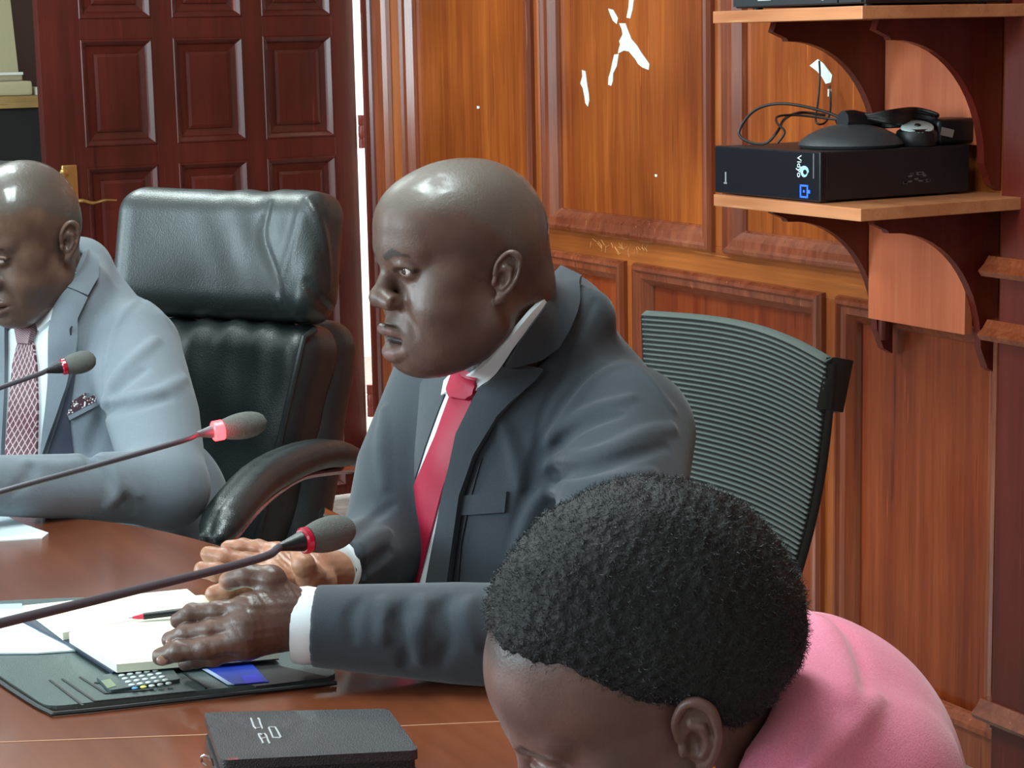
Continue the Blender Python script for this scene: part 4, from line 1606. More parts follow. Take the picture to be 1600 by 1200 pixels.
# hands
hand('hand', [
    [(358, 908, 2.045, .0104), (388, 898, 2.035, .0112), (424, 906, 2.03, .0138), (440, 935, 2.03, .016)],
    [(279, 970, 2.032, .0086), (300, 958, 2.025, .0096), (340, 956, 2.018, .0104), (392, 953, 2.012, .0125)],
    [(266, 1000, 2.022, .0090), (292, 990, 2.015, .0098), (330, 985, 2.006, .0106), (388, 974, 2.000, .0128)],
    [(252, 1026, 2.010, .0096), (280, 1017, 2.004, .0104), (322, 1012, 1.998, .0110), (382, 996, 1.995, .0128)],
    [(290, 1036, 2.035, .0078), (308, 1030, 2.025, .0086), (335, 1026, 2.012, .0094), (385, 1010, 2.005, .0115)]],
    [((500, 966, 2.035, .028), (448, 963, 2.03, .0265)), ((448, 948, 2.03, .020), (392, 950, 2.016, .0160)), ((448, 962, 2.028, .021), (388, 973, 2.006, .0170)), ((448, 978, 2.026, .021), (384, 994, 2.002, .0168)),
     ((448, 985, 2.03, .019), (387, 1006, 2.008, .0150))], SK1, man, thumbpalm=[((350, 910, 2.045), .012)])
NAIL = plain('fingernail', (150, 112, 98), .25, coat=.5)
nail(254, 1031, 1.999, -RH, -FH + ZZ * .3, .0052, .0065, NAIL, man)
nail(268, 1003, 2.012, -RH, -FH + ZZ * .3, .0050, .0062, NAIL, man)
hand('hand', [
    [(357, 856, 2.30, .0090), (380, 855, 2.295, .0096), (404, 858, 2.29, .0104), (436, 868, 2.28, .013)],
    [(326, 866, 2.275, .0096), (352, 871, 2.265, .0102), (385, 878, 2.262, .0108), (434, 882, 2.262, .013)],
    [(316, 890, 2.245, .0096), (340, 894, 2.240, .0102), (375, 898, 2.24, .0108), (430, 897, 2.245, .013)],
    [(333, 928, 2.205, .0092), (356, 921, 2.205, .0098), (385, 913, 2.215, .0104), (430, 905, 2.23, .0125)],
    [(467, 866, 2.215, .0104), (474, 882, 2.205, .0120), (484, 900, 2.222, .0150), (505, 912, 2.245, .016)]],
    [((530, 893, 2.30, .026), (492, 893, 2.27, .025)), ((488, 885, 2.275, .020), (436, 870, 2.278, .0155)), ((488, 895, 2.265, .020), (434, 884, 2.262, .016)), ((488, 905, 2.255, .020), (432, 903, 2.242, .015))],
    SK1, man, palmness=.85)
legs(None, ySh, Lf, np.array([*T1(0, -.04, 0)[:2], .53]), SUIT, man)
# ================================================================ man in the light grey suit, reading
SK3 = skin_mat('skin_brown', (98, 74, 62), (80, 73, 66), (98, 70, 62), rough=.42, coat=.2)
y3 = fdir(60)
L3 = np.cross(ZZ, y3)
hd3 = fdir(57)
hl3 = np.cross(ZZ, hd3)
NB3 = at(92, 452, 3.27)
ORG3 = at(90, 386, 3.14) - hl3 * .076
H3 = Head('left', ORG3, hd3, math.radians(19), 0, .98, dict(fat=1.04, open=.0012, lipdrop=-.004, my=.0, nf=1.04, ear=.86, fz=.003, eye=.0026))
H3.opts['neck'] = tuple(((NB3 - ZZ * .02 - ORG3) @ H3.R) / .98)
H3.f = head_sdf(H3.opts)
man3 = thing('person', 'man in light grey suit and patterned dark red tie looking down at the table', 'person', (NB3[0], NB3[1], 0))
H3.build('head', SK3, man3, h=.0021)
H3.eyes(man3, look=(0, 1, -.5))
RT3 = rm(L3, y3, ZZ)


def T3(l, d, z):
    return NB3 + L3 * l + y3 * d + ZZ * z


S3 = T3(.150, .0, -.095)
S3b = T3(-.165, .0, -.085)
EL3 = at(262, 762, 2.90)
WR3 = at(-70, 758, 2.74)
EL3b = T3(-.26, .16, -.33)
WR3b = T3(-.12, .42, -.32)


def torso3(P):
    d = d_ell(P, T3(0, .012, -.21), (.180, .120, .21), RT3)
    d = smin(d, d_ell(P, T3(0, .02, -.42), (.180, .150, .22), RT3), .05)
    d = smin(d, d_cap(P, T3(-.14, -.01, -.080), T3(.135, -.01, -.085), .066, .068), .05)
    d = smin(d, d_ell(P, T3(0, -.055, -.075), (.12, .080, .10), RT3), .05)
    d = smin(d, d_cap(P, T3(0, -.05, .03), T3(0, -.07, -.12), .050, .085), .035)
    d = smin(d, d_poly(P, [at(138, 415, 3.32), at(140, 440, 3.24), at(122, 480, 3.19), at(104, 530, 3.17)], [.026, .030, .034, .030]), .03)
    d = smin(d, d_ell(P, at(250, 800, 3.16), (.11, .11, .13)), .06)
    return d + wob(P, .0010, 30, 15)


NK3a, NK3b = H3.w((0, -.030, -.050)), NB3 - ZZ * .02


def neck3(P):
    return smin(torso3(P), d_cap(P, NK3a, NK3b, .059, .064), .025)


def jb3(P):
    d = torso3(P)
    d = smin(d, d_poly(P, [S3, S3 * .5 + EL3 * .5 + RH * .004, EL3], [.074, .070, .058]), .02)
    d = smin(d, d_poly(P, [S3b, EL3b], [.070, .058]), .02)
    d = smin(d, d_poly(P, [EL3, EL3 * .5 + WR3 * .5, WR3], [.056, .046, .040]), .02)
    d = smin(d, d_poly(P, [EL3b, WR3b], [.054, .042]), .02)
    return d


J3 = Cloth(jb3)
for px, r, up in [
    ([(160, 640), (175, 600), (205, 565), (245, 530)], .012, True),
    ([(160, 655), (185, 610), (225, 578)], .007, False),
    ([(162, 628), (200, 622), (250, 612), (290, 590)], .010, True),
    ([(168, 642), (210, 636), (262, 622)], .007, False),
    ([(158, 640), (156, 660), (146, 690), (138, 720)], .010, False),
    ([(136, 722), (160, 735), (190, 770), (205, 800)], .009, False),
    ([(150, 715), (180, 740), (215, 775)], .008, True),
    ([(170, 790), (185, 770), (180, 740)], .007, True),
    ([(40, 722), (90, 728), (130, 722)], .008, True),
    ([(20, 770), (45, 745), (50, 730)], .006, False),
    ([(185, 505), (170, 540), (162, 580), (158, 620)], .003, False),
]:
    J3.fold(px, r, up)
J3.fold([(262, 500), (230, 470), (200, 480), (178, 520), (165, 570)], .005, True, k=.008)
SUIT3 = fabric('light_grey_suit_wool', (118, 128, 138), (109, 119, 129), rough=.85, scale=900)
lo = np.minimum.reduce([T3(-.35, -.25, -.60), T3(.3, .25, -.60), WR3b, EL3, EL3b, T3(-.3, .25, -.6), at(-60, 760, 2.7)]) - .06
hi = np.maximum.reduce([T3(-.3, .1, .10), T3(.3, .1, .10), T3(0, -.2, .10), EL3, T3(.3, .3, 0)]) + .06


def j3m(P):
    d = J3(P)
    d = smax(d, -(H3.sdf(P) - .006), .004)
    return np.maximum(d, (T3(0, 0, -.52) - P) @ ZZ)


V, Q = surface_nets(j3m, lo, hi, .0045)
obj_arrays('jacket', V, Q, SUIT3, man3, True)
ribbon('shirt_front', neck3, [(12, 520), (8, 600), (4, 700), (0, 780)], [(108, 440), (86, 520), (80, 610), (62, 780)], SHIRT, man3, 50, 12, off=-.001, th=.003)
# woven tie: dark red with crossing pale stripes
nt = NT('striped_tie')
uvn = nt.n('ShaderNodeUVMap', uv_map='uv')
cols_ = []
for sgn, fr in ((1, 10.0), (-1, 6.0)):
    sep = nt.n('ShaderNodeSeparateXYZ')
    nt.l(uvn, 0, sep, 0)
    m1 = nt.n('ShaderNodeMath', operation='MULTIPLY'); nt.l(sep, 0, m1, 0); m1.inputs[1].default_value = sgn * .35
    m2 = nt.n('ShaderNodeMath', operation='ADD'); nt.l(m1, 0, m2, 0); nt.l(sep, 1, m2, 1)
    m3 = nt.n('ShaderNodeMath', operation='MULTIPLY'); nt.l(m2, 0, m3, 0); m3.inputs[1].default_value = 17.0 if sgn > 0 else 13.0
    m4 = nt.n('ShaderNodeMath', operation='FRACT'); nt.l(m3, 0, m4, 0)
    m5 = nt.n('ShaderNodeMath', operation='LESS_THAN'); nt.l(m4, 0, m5, 0); m5.inputs[1].default_value = .22 if sgn > 0 else .12
    cols_.append(m5)
mm = nt.n('ShaderNodeMath', operation='MAXIMUM'); nt.l(cols_[0], 0, mm, 0); nt.l(cols_[1], 0, mm, 1)
mx = nt.n('ShaderNodeMixRGB'); nt.l(mm, 0, mx, 0); mx.inputs[1].default_value = c4((86, 30, 44)); mx.inputs[2].default_value = c4((196, 168, 176))
nt.l(mx, 0, nt.b, 'Base Color'); nt.set(Roughness=.5)
TIE3 = nt.m
ribbon('tie', neck3, [(32, 538), (24, 570), (18, 640), (12, 720), (10, 790)], [(56, 536), (60, 570), (62, 640), (60, 720), (58, 790)], TIE3, man3, 50, 8, off=.004, th=.004)
ribbon('tie_knot', neck3, [(30, 498), (31, 515), (36, 540)], [(62, 502), (60, 520), (54, 540)], TIE3, man3, 14, 8, off=.009, th=.006)
ribbon('shirt_collar', neck3, [(112, 425), (96, 455), (74, 480), (56, 498)], [(122, 432), (104, 472), (88, 500), (66, 520)], SHIRT, man3, 24, 7, off=.006, th=.003)
ribbon('lapel', neck3, [(100, 450), (82, 520), (79, 600), (66, 718), (60, 780)], [(134, 468), (120, 500), (119, 548), (106, 606), (84, 668), (66, 722), (60, 782)], SUIT3, man3, 60, 10, off=.006, th=.005)
ribbon('jacket_collar', neck3, [(126, 396), (116, 420), (100, 452)], [(150, 410), (148, 440), (134, 466)], SUIT3, man3, 30, 10, off=.008, th=.005)
ribbon('lapel', neck3, [(-30, 500), (-30, 600), (-20, 720)], [(14, 498), (14, 600), (8, 720)], SUIT3, man3, 40, 10, off=.006, th=.004)
ribbon('lining_shade', torso3, [(112, 590), (94, 650), (72, 718)], [(122, 560), (108, 650), (116, 718)], plain('dark_lining_grey', (40, 46, 64), .6), man3, 20, 6, off=.001, th=.001)
ribbon('pocket_welt', torso3, [(106, 646), (110, 656)], [(152, 622), (154, 633)], SUIT3, man3, 5, 12, off=.003, th=.002)
# folded patterned pocket square
nt = NT('patterned_square')
mp = coords(nt, (1, 1, 1))
vo = nt.n('ShaderNodeTexVoronoi', Vector=mp, Scale=260.0)
r = ramp(nt, vo.outputs['Distance'], [(.25, (240, 236, 240)), (.45, (60, 24, 36))])
nt.l(r, 0, nt.b, 'Base Color')
ribbon('pocket_square', torso3, [(107, 640), (108, 648)], [(148, 616), (151, 626)], nt.m, man3, 5, 12, off=.004, th=.002)
ribbon('pocket_square', torso3, [(112, 628), (114, 642)], [(134, 614), (138, 632)], nt.m, man3, 5, 8, off=.003, th=.003)
# small lapel pin
b = nb(); c = trace(neck3, CAM[None] + ray(113, 516)[None], ray(113, 516)[None])[0]; tube(b, [c - FH * .013 - ZZ * .006, c - FH * .013 + ZZ * .004, c - FH * .013 + RH * .003 + ZZ * .008], .0014, 6)
bm_obj('lapel_pin', b, plain('dark_pin', (60, 66, 80), .3, metal=.8), man3, smooth=True)
legs(None, y3, L3, np.array([*T3(0, -.02, 0)[:2], .53]), SUIT3, man3)
# ================================================================ woman in pink, head bowed, nearest the camera
SK2 = skin_mat('skin_warm', (112, 80, 74), (66, 50, 48), (140, 90, 86), rough=.42, coat=.12, wet=0.0)
hd2 = fdir(11)
hl2 = np.cross(ZZ, hd2)
ORG2 = at(1036, 1148, 1.31) - hl2 * .070
H2 = Head('w', ORG2, hd2, math.radians(31), math.radians(-5), .95, dict(hairline=.092, fat=1.0, open=.001, lipdrop=-.004, ear=.90, earz=-.006, nf=.86, fz=.003, eye=.002))
NB2 = at(1215, 1260, 1.43)
H2.opts['neck'] = tuple(((NB2 - ORG2) @ H2.R) / .95)
H2.f = head_sdf(H2.opts)
wom = thing('person', 'woman with short black curly hair and pink top bowing her head', 'person', (NB2[0], NB2[1], 0))
H2.build('head', SK2, wom, h=.0015)
H2.eyes(wom, look=(0, 1, -.6))


def hairline(y):
    return np.interp(y, [-.14, -.10, -.045, -.02, -.002, .012, .030, .048, .062, .085, .12], [-.055, -.045, -.035, .018, .034, .046, .070, .090, .100, .112, .125])


def hair_f(P):
    x = np.abs(P[:, 0])
    y, z = P[:, 1], P[:, 2]
    d = d_ell(P, (0, -.030, .054), (.086, .113, .104))
    d = smin(d, d_ell(P, (0, -.060, .030), (.086, .088, .088)), .03)
    cut = (hairline(y) - z) * .6
    d = smax(d, cut, .022)
    return d + wob(P, .0016, 55, 21) + wob(P, .0010, 240, 22)


V, Q = surface_nets(hair_f, (-.12, -.165, -.09), (.12, .13, .19), .0020)
HAIR = plain('black_curly_hair', (34, 33, 35), .66, bump=1.0, bscale=260, spec=.35)
W = H2.o + (V * H2.s) @ H2.R.T
hair = obj_arrays('hair', W, Q, HAIR, wom, True)
# short coiled strands standing off the surface
N = grad(hair_f, V[Q[:, 0]], .002)
pick = rng.choice(len(Q), 24000, replace=len(Q) < 24000)
sv, sf = [], []
C0 = V[Q[pick, 0]] * .5 + V[Q[pick, 2]] * .5
N0 = N[pick]
for i in range(len(pick)):
    p = C0[i] - N0[i] * .002
    d = N0[i] + rng.normal(size=3) * .45
    d /= np.linalg.norm(d)
    s = np.cross(d, rng.normal(size=3)); s /= np.linalg.norm(s) + 1e-9
    t_ = np.cross(d, s)
    ln = rng.uniform(.004, .0085)
    k0 = len(sv)
    ph = rng.uniform(0, 6)
    for k in range(5):
        u = k / 4
        q = p + d * ln * u * .85 + (s * math.cos(ph + u * 6.5) + t_ * math.sin(ph + u * 6.5)) * .0011
        w = .00030 * (1 - u * .5)
        sv.append(q - t_ * w); sv.append(q + t_ * w)
    for k in range(4):
        a = k0 + 2 * k
        sf.append((a, a + 1, a + 3, a + 2))
SVa = H2.o + (np.array(sv) * H2.s) @ H2.R.T
strands = obj_arrays('hair_strands', SVa, sf, plain('black_hair_strand', (46, 46, 50), .5, spec=.5), wom, True)
strands['kind'] = 'stuff'
# gold stud
b = nb()
ec = H2.w((-.0835, -.016, -.0300)); 
lathe(b, ec, hl2 * .9 + hd2 * .3, [(-.002, .001), (0, .0026), (.002, .0030), (.0035, .0018)], 14)
tube(b, [ec + hl2 * .001, ec + hl2 * .002 - ZZ * .006, ec + hl2 * .001 - ZZ * .010], .0012, 8)
bm_obj('earring', b, plain('gold', (230, 190, 110), .2, metal=1.0), wom, smooth=True)
# pink top
y2 = fdir(30)
L2 = np.cross(ZZ, y2)
RT2 = rm(L2, y2, ZZ)


def pb(P):
    d = d_ell(P, at(1265, 1250, 1.50), (.125, .115, .14), RT2)
    d = smin(d, d_cap(P, at(1300, 1128, 1.52), at(1352, 1225, 1.42), .052, .062), .04)
    d = smin(d, d_cap(P, at(1352, 1250, 1.40), at(1300, 1480, 1.32), .062, .056), .03)
    d = smin(d, d_poly(P, [at(1262, 1046, 1.54), at(1268, 1095, 1.46), at(1262, 1150, 1.39), at(1226, 1240, 1.345), at(1170, 1330, 1.33)], [.034, .038, .042, .046, .046]), .03)
    d = smin(d, d_ell(P, at(1200, 1500, 1.50), (.16, .14, .22), RT2), .05)
    d = smin(d, d_poly(P, [at(1040, 1330, 1.62), at(960, 1480, 1.60)], [.06, .055]), .04)
    return d + wob(P, .0014, 28, 31)


PJ = Cloth(pb)
PJ.fold([(1300, 968), (1318, 985), (1335, 1020), (1342, 1060), (1340, 1112)], .007, False, k=.010)
PJ.fold([(1255, 960), (1290, 985), (1312, 1030), (1325, 1080), (1322, 1110)], .010, True, k=.014)
PJ.fold([(1340, 1115), (1310, 1140), (1270, 1165), (1235, 1200)], .008, False)
PJ.fold([(1370, 1090), (1335, 1130), (1290, 1165), (1260, 1200)], .010, True)
PINK = fabric('pink_wool', (250, 142, 172), (240, 126, 158), rough=.9, scale=700, sheen=.4, bump=.35)
lo = np.minimum.reduce([at(1300, 1240, 1.2), at(1000, 1500, 1.4), at(1500, 1500, 1.6), at(950, 1400, 1.7)]) - .12
hi = np.maximum.reduce([at(1300, 930, 1.7), at(1500, 1200, 1.2), at(950, 1300, 1.7), at(1500, 1200, 1.6)]) + .06


def pm(P):
    d = PJ(P)
    d = smax(d, -(H2.sdf(P) - .005), .004)
    return np.maximum(d, .62 - P[:, 2])


V, Q = surface_nets(pm, lo, hi, .0035)
obj_arrays('top', V, Q, PINK, wom, True)
SK_ = np.array([*at(1240, 1300, 1.52)[:2], .53])
legs(None, y2, L2, SK_, plain('dark_skirt_cloth', (40, 36, 44), .8), wom)
# ================================================================ chairs
def leather():
    nt = NT('black_leather')
    mp = coords(nt)
    vo = nt.n('ShaderNodeTexVoronoi', Vector=mp, Scale=420.0)
    no = nt.n('ShaderNodeTexNoise', Vector=mp, Scale=9.0, Detail=4.0)
    nt.set(Base_Color=c4((30, 38, 40)), Roughness=.38, Coat_Weight=.25, Coat_Roughness=.3)
    nt.b.inputs['Specular IOR Level'].default_value = .75
    m = nt.n('ShaderNodeMath', operation='MULTIPLY_ADD'); nt.l(no, 0, m, 0); m.inputs[1].default_value = 5.0; nt.l(vo, 'Distance', m, 2)
    bp = nt.n('ShaderNodeBump', Strength=.25, Distance=.0015, Height=m)
    nt.l(bp, 0, nt.b, 'Normal')
    mr = nt.n('ShaderNodeMapRange'); nt.l(no, 0, mr, 0); mr.inputs[1].default_value = .3; mr.inputs[2].default_value = .7; mr.inputs[3].default_value = .34; mr.inputs[4].default_value = .50
    nt.l(mr, 0, nt.b, 'Roughness')
    return nt.m


LEA = leather()
cf = fdir(63)
cl = np.cross(ZZ, cf)
CB = at(372, 400, 3.47)
lean = math.radians(13)
cu = ZZ * math.cos(lean) - cf * math.sin(lean)
cn = cf * math.cos(lean) + ZZ * math.sin(lean)
RC = rm(cl, cn, cu)
chair = thing('office_chair', 'high-backed black leather office chair behind the man in light grey', 'chair', (CB[0], CB[1], 0))


def C_(l, d, z):
    return CB + cl * l + cn * d + cu * z


def head_rest(P):
    Q = (P - CB) @ RC
    Q2 = Q.copy()
    Q2[:, 1] = Q[:, 1] - .10 * (Q[:, 0] / .2) ** 2 * .35      # wings come slightly forward
    d = d_box(Q2, (0, 0, 0), (.208, .062, .110), .048)
    s = Q[:, 0]
    wr = .0026 * np.sin(s * 75 + 3 * np.sin(Q[:, 2] * 14)) * np.clip((Q[:, 2] + .12) * 4, 0, 1) * np.exp(-((s - .06) / .09) ** 2)
    wr += .0022 * np.sin((s - Q[:, 2] * .35) * 110) * np.exp(-((s - .165) / .030) ** 2)
    return d + wr * .9


HR = Cloth(head_rest)
HR.fold([(480, 310), (500, 350), (512, 400), (514, 450)], .005, True)
HR.fold([(480, 440), (500, 470), (520, 490)], .007, False)
HR.fold([(420, 320), (410, 370), (430, 430), (440, 480)], .005, False)
lo_, hi_ = CB - .28, CB + .28
V, Q = surface_nets(HR, lo_, hi_, .004)
obj_arrays('headrest', V, Q, LEA, chair, True)


def back_pad(P):
    Q = (P - C_(0.0, -.008, -.335)) @ RC
    k = 1 + (Q[:, 2] - .2) * .95
    Q2 = Q.copy(); Q2[:, 0] = (Q[:, 0] + .02 * 0) / np.clip(k, .5, 1.2)
    d = d_box(Q2, (0, 0, 0), (.195, .068, .225), .05) * .8
    wr = .0025 * np.sin(Q[:, 0] * 95 + 2 * np.sin(Q[:, 2] * 10)) * np.clip((Q[:, 2] + .0) * 5, 0, 1)
    wr += .0016 * np.sin(Q[:, 2] * 45 + Q[:, 0] * 20)
    return d + wr


def back_shell(P):
    Q = (P - C_(0, -.075, -.33)) @ RC
    d = d_box(np.stack([Q[:, 0] / np.clip(1 + (Q[:, 2] - .2) * .35, .6, 1.1), Q[:, 1], Q[:, 2]], 1), (0, 0, 0), (.192, .056, .235), .05)
    return d + .0015 * np.sin(Q[:, 2] * 40 + Q[:, 0] * 30)


V, Q = surface_nets(back_pad, CB - np.array([.34, .34, .66]), CB + np.array([.34, .34, .02]), .0045)
obj_arrays('backrest', V, Q, LEA, chair, True)
V, Q = surface_nets(back_shell, CB - np.array([.38, .38, .70]), CB + np.array([.38, .38, .02]), .005)
obj_arrays('back_shell', V, Q, LEA, chair, True)
# piping along the edge of the pad
b = nb()
pp = []
for k in range(22):
    z = -.135 - k * .02
    kz = 1 + ((z + .335) - .2) * .95
    pp.append(C_(.178 * kz, .052 - .0 * k, z))
tube(b, [C_(.185, .030, -.120)] + pp, .0055, 8)
bm_obj('piping', b, LEA, chair, smooth=True)
# seat
SB = np.array([CB[0], CB[1], 0]) + cf * .20


def seat_f(P):
    Q = (P - (SB + ZZ * .385)) @ rm(cl, cf, ZZ)
    return d_box(Q, (0, 0, 0), (.25, .25, .06), .055) + .002 * np.sin(Q[:, 0] * 30) * np.sin(Q[:, 1] * 28)


V, Q = surface_nets(seat_f, SB + np.array([-.38, -.38, .29]), SB + np.array([.38, .38, .48]), .007)
obj_arrays('seat', V, Q, LEA, chair, True)
b = nb(); lathe(b, SB + ZZ * .10, (0, 0, 1), [(0, .03), (.12, .028), (.13, .022), (.24, .022)], 18); bm_obj('column', b, CHROME, chair, smooth=True)
for k in range(5):
    a = k * 2 * math.pi / 5 + .3
    v = np.array([math.cos(a), math.sin(a), 0])
    b = nb(); tube(b, [SB + ZZ * .115, SB + v * .15 + ZZ * .100, SB + v * .28 + ZZ * .075], [.022, .018, .014], 10)
    lg = bm_obj('leg', b, CHROME, chair, smooth=True)
    b = nb(); lathe(b, SB + v * .28 + ZZ * .028 - np.cross(v, ZZ) * .012, np.cross(v, ZZ), [(0, .026), (.003, .028), (.021, .028), (.024, .026)], 16)
    bm_obj('caster', b, BLACK_PL, lg, smooth=True)
# near armrest: padded leather over a curved metal bar
ARM = [(548, 712, 3.30), (505, 708, 3.22), (455, 722, 3.13), (402, 752, 3.02), (358, 800, 2.90), (334, 838, 2.84)]
BAR = [(560, 733, 3.36), (520, 736, 3.26), (470, 745, 3.15), (430, 768, 3.07), (395, 800, 2.97), (368, 832, 2.90), (346, 856, 2.87)]
for mir in (0, 1):
    def mp_(p):
        q = at(*p)
        if mir:
            l = (q - CB) @ cl
            q = q - cl * 2 * l
        return q
    ap = spline([mp_(p) for p in ARM], 6)
    arr = np.interp(np.linspace(0, 1, len(ap)), [0, .1, .5, .9, 1], [.016, .025, .030, .027, .016])

    def arm_f(P):
        d = None
        for i in range(0, len(ap) - 2, 2):
            for off in (-.010, .010):
                e = d_cap(P, ap[i] + cl * off, ap[i + 2] + cl * off, arr[i] * .86, arr[i + 2] * .86)
                d = e if d is None else np.minimum(d, e)
        return d
    AP = np.array(ap)
    V, Q = surface_nets(arm_f, AP.min(0) - .05, AP.max(0) + .05, .004)
    ar = obj_arrays('armrest', V, Q, LEA, chair, True)
    b = nb(); tube(b, spline([mp_(p) for p in BAR], 6), .011, 12, flat=.6)
    bm_obj('metal_bar', b, plain('rosy_chrome', (190, 150, 156), .2, metal=.9) if 'rosy_chrome' not in MATS else MATS['rosy_chrome'], ar, smooth=True)
    b = nb()
    q = mp_((346, 856, 2.87)); tube(b, [q, q - ZZ * .05 + cf * -.02, q - ZZ * .18 - cf * .06, SB + cl * (.20 if not mir else -.20) + ZZ * .36], .012, 10)
    q = mp_((560, 733, 3.36)); tube(b, [q, q - ZZ * .012, q - ZZ * .10 - cf * .0, C_(.19 if not mir else -.19, -.03, -.42)], .010, 10)
    bm_obj('support', b, CHROME, ar, smooth=True)
    b = nb(); q = mp_((556, 730, 3.35)); lathe(b, q - cl * .012, cl, [(0, .006), (.003, .010), (.021, .010), (.024, .006)], 12)
    bm_obj('bolt', b, CHROME, ar, smooth=True)


def copy_tree(o, parent=None):
    c = o.copy()
    COL.objects.link(c)
    c.parent = parent
    for ch in list(o.children):
        copy_tree(ch, c)
    return c


c2 = copy_tree(chair)
tgt = at(-52, 330, 4.55)
c2.location = (tgt[0], tgt[1], 0)
c2['label'] = 'black leather office chair farthest back, its top behind the left head'

# ribbed task chair behind the speaking man
TL, TR, BR_ = at(1003, 492, 2.90), at(1290, 566, 2.58), at(1206, 985, 2.54)
BL_ = TL + (BR_ - TR) + (TR - TL) * .16
nrm = np.cross(TR - TL, BR_ - TR); nrm /= np.linalg.norm(nrm)
if nrm @ (CAM - TL) < 0:
    nrm = -nrm
mesh_chair = thing('task_chair', 'task chair with ribbed grey green back behind the man in dark grey', 'chair', ((TL + BR_) / 2 * np.array([1, 1, 0])))
nu, nribs = 18, 52
nv = nribs * 6
vv, ff = [], []
uvs = []
for i in range(nv + 1):
    v = i / nv
    for j in range(nu + 1):
        u = j / nu
        A_ = TL * (1 - u) + TR * u
        B_ = BL_ * (1 - u) + BR_ * u
        p = A_ * (1 - v) + B_ * v
        p = p + ZZ * (.018 * math.sin(math.pi * u) * (1 - v)) - nrm * (.030 * math.sin(math.pi * u)) - nrm * .02 * math.sin(math.pi * v)
        p = p + nrm * (.0015 * (math.cos(v * nribs * 2 * math.pi)))
        vv.append(p)
for i in range(nv):
    for j in range(nu):
        a = i * (nu + 1) + j
        ff.append((a, a + 1, a + nu + 2, a + nu + 1))
nt = NT('ribbed_fabric')
att = nt.n('ShaderNodeAttribute', attribute_name='rib')
r = ramp(nt, att.outputs['Fac'], [(.15, (32, 35, 34)), (.55, (56, 60, 57)), (.9, (86, 92, 86))])
nt.l(r, 0, nt.b, 'Base Color'); nt.set(Roughness=.75)
no = nt.n('ShaderNodeTexNoise', Vector=coords(nt), Scale=900.0)
bp = nt.n('ShaderNodeBump', Strength=.3, Distance=.001, Height=no); nt.l(bp, 0, nt.b, 'Normal')
rib = [(.5 + .5 * math.cos(i / nv * nribs * 2 * math.pi)) for i in range(nv + 1) for j in range(nu + 1)]
mb = obj_arrays('back_fabric', vv, ff, nt.m, mesh_chair, True, attrs={'rib': rib})
sm = mb.modifiers.new('s', 'SOLIDIFY'); sm.thickness = .012; sm.offset = -1 if (mb.data.polygons[0].normal @ Vector(nrm)) > 0 else 1
FRM = plain('black_chair_frame', (18, 20, 22), .45)
e1 = [vv[i * (nu + 1) + nu] for i in range(0, nv + 1, 12)]
e2 = [vv[i * (nu + 1)] for i in range(0, nv + 1, 12)]
e3 = [vv[nv * (nu + 1) + j] for j in range(nu + 1)]
b = nb(); tube(b, [p + RH * .000 - nrm * .012 for p in e1], .0055, 8, flat=1.4)
tube(b, [p - RH * .002 - nrm * .012 for p in e2], .008, 8, flat=1.4)
tube(b, [p - nrm * .010 for p in e3], .010, 8)
bm_obj('back_frame', b, FRM, mesh_chair, smooth=True)
b = nb(); obox(b, e1[1] * .5 + e1[3] * .5 - nrm * .018 + RH * .002, RH * .006, nrm * .016, (TR - BR_) / np.linalg.norm(TR - BR_) * .034)
bm_obj('corner_block', b, FRM, mesh_chair, smooth=True, bevel=.005)
bc = (BL_ + BR_) / 2
fwd_ = nrm * np.array([1, 1, 0]); fwd_ /= np.linalg.norm(fwd_)
sd_ = np.cross(ZZ, fwd_)
sc_ = np.array([bc[0], bc[1], .405]) + fwd_ * .24


def seat2(P):
    return d_box((P - sc_) @ rm(sd_, fwd_, ZZ), (0, 0, 0), (.23, .23, .04), .038)


V, Q = surface_nets(seat2, sc_ - np.array([.36, .36, .07]), sc_ + np.array([.36, .36, .07]), .008)
obj_arrays('seat', V, Q, fabric('seat_fabric', (52, 60, 58)), mesh_chair, True)
b = nb(); tube(b, spline([bc - nrm * .09 + ZZ * .10, bc - nrm * .10, np.array([bc[0], bc[1], .40]) - fwd_ * .03, sc_ - ZZ * .05], 5), .018, 10, flat=.5); bm_obj('back_bracket', b, FRM, mesh_chair, smooth=True)
b = nb(); lathe(b, sc_ * np.array([1, 1, 0]) + ZZ * .10, (0, 0, 1), [(0, .028), (.27, .024)], 16); bm_obj('column', b, FRM, mesh_chair, smooth=True)
for k in range(5):
    a = k * 2 * math.pi / 5 + .1
    v = np.array([math.cos(a), math.sin(a), 0]); g0 = sc_ * np.array([1, 1, 0])
    b = nb(); tube(b, [g0 + ZZ * .11, g0 + v * .15 + ZZ * .095, g0 + v * .27 + ZZ * .07], [.020, .017, .013], 10)
    lg = bm_obj('leg', b, FRM, mesh_chair, smooth=True)
    b = nb(); lathe(b, g0 + v * .27 + ZZ * .027 - np.cross(v, ZZ) * .012, np.cross(v, ZZ), [(0, .025), (.024, .025)], 14)
    bm_obj('caster', b, BLACK_PL, lg, smooth=True)
# ================================================================ microphones
GN = plain('gooseneck_grey', (84, 82, 92), .4, metal=.2)
FOAM = plain('grey_foam', (108, 110, 106), .95, bump=.9, bscale=900, spec=.2)
RED_OFF_GLOW = plain('red_ring', (150, 10, 40), .2, coat=.6, emit=(190, 10, 50), es=.25)  # faint glow added although these rings and buttons are switched off
RED_ON = plain('red_light_lit', (255, 60, 60), .3, emit=(255, 40, 44), es=12)


def ribbed_mat():
    nt = NT('ribbed_gooseneck')
    nt.set(Base_Color=c4((82, 80, 90)), Metallic=.1, Roughness=.4)
    return nt.m


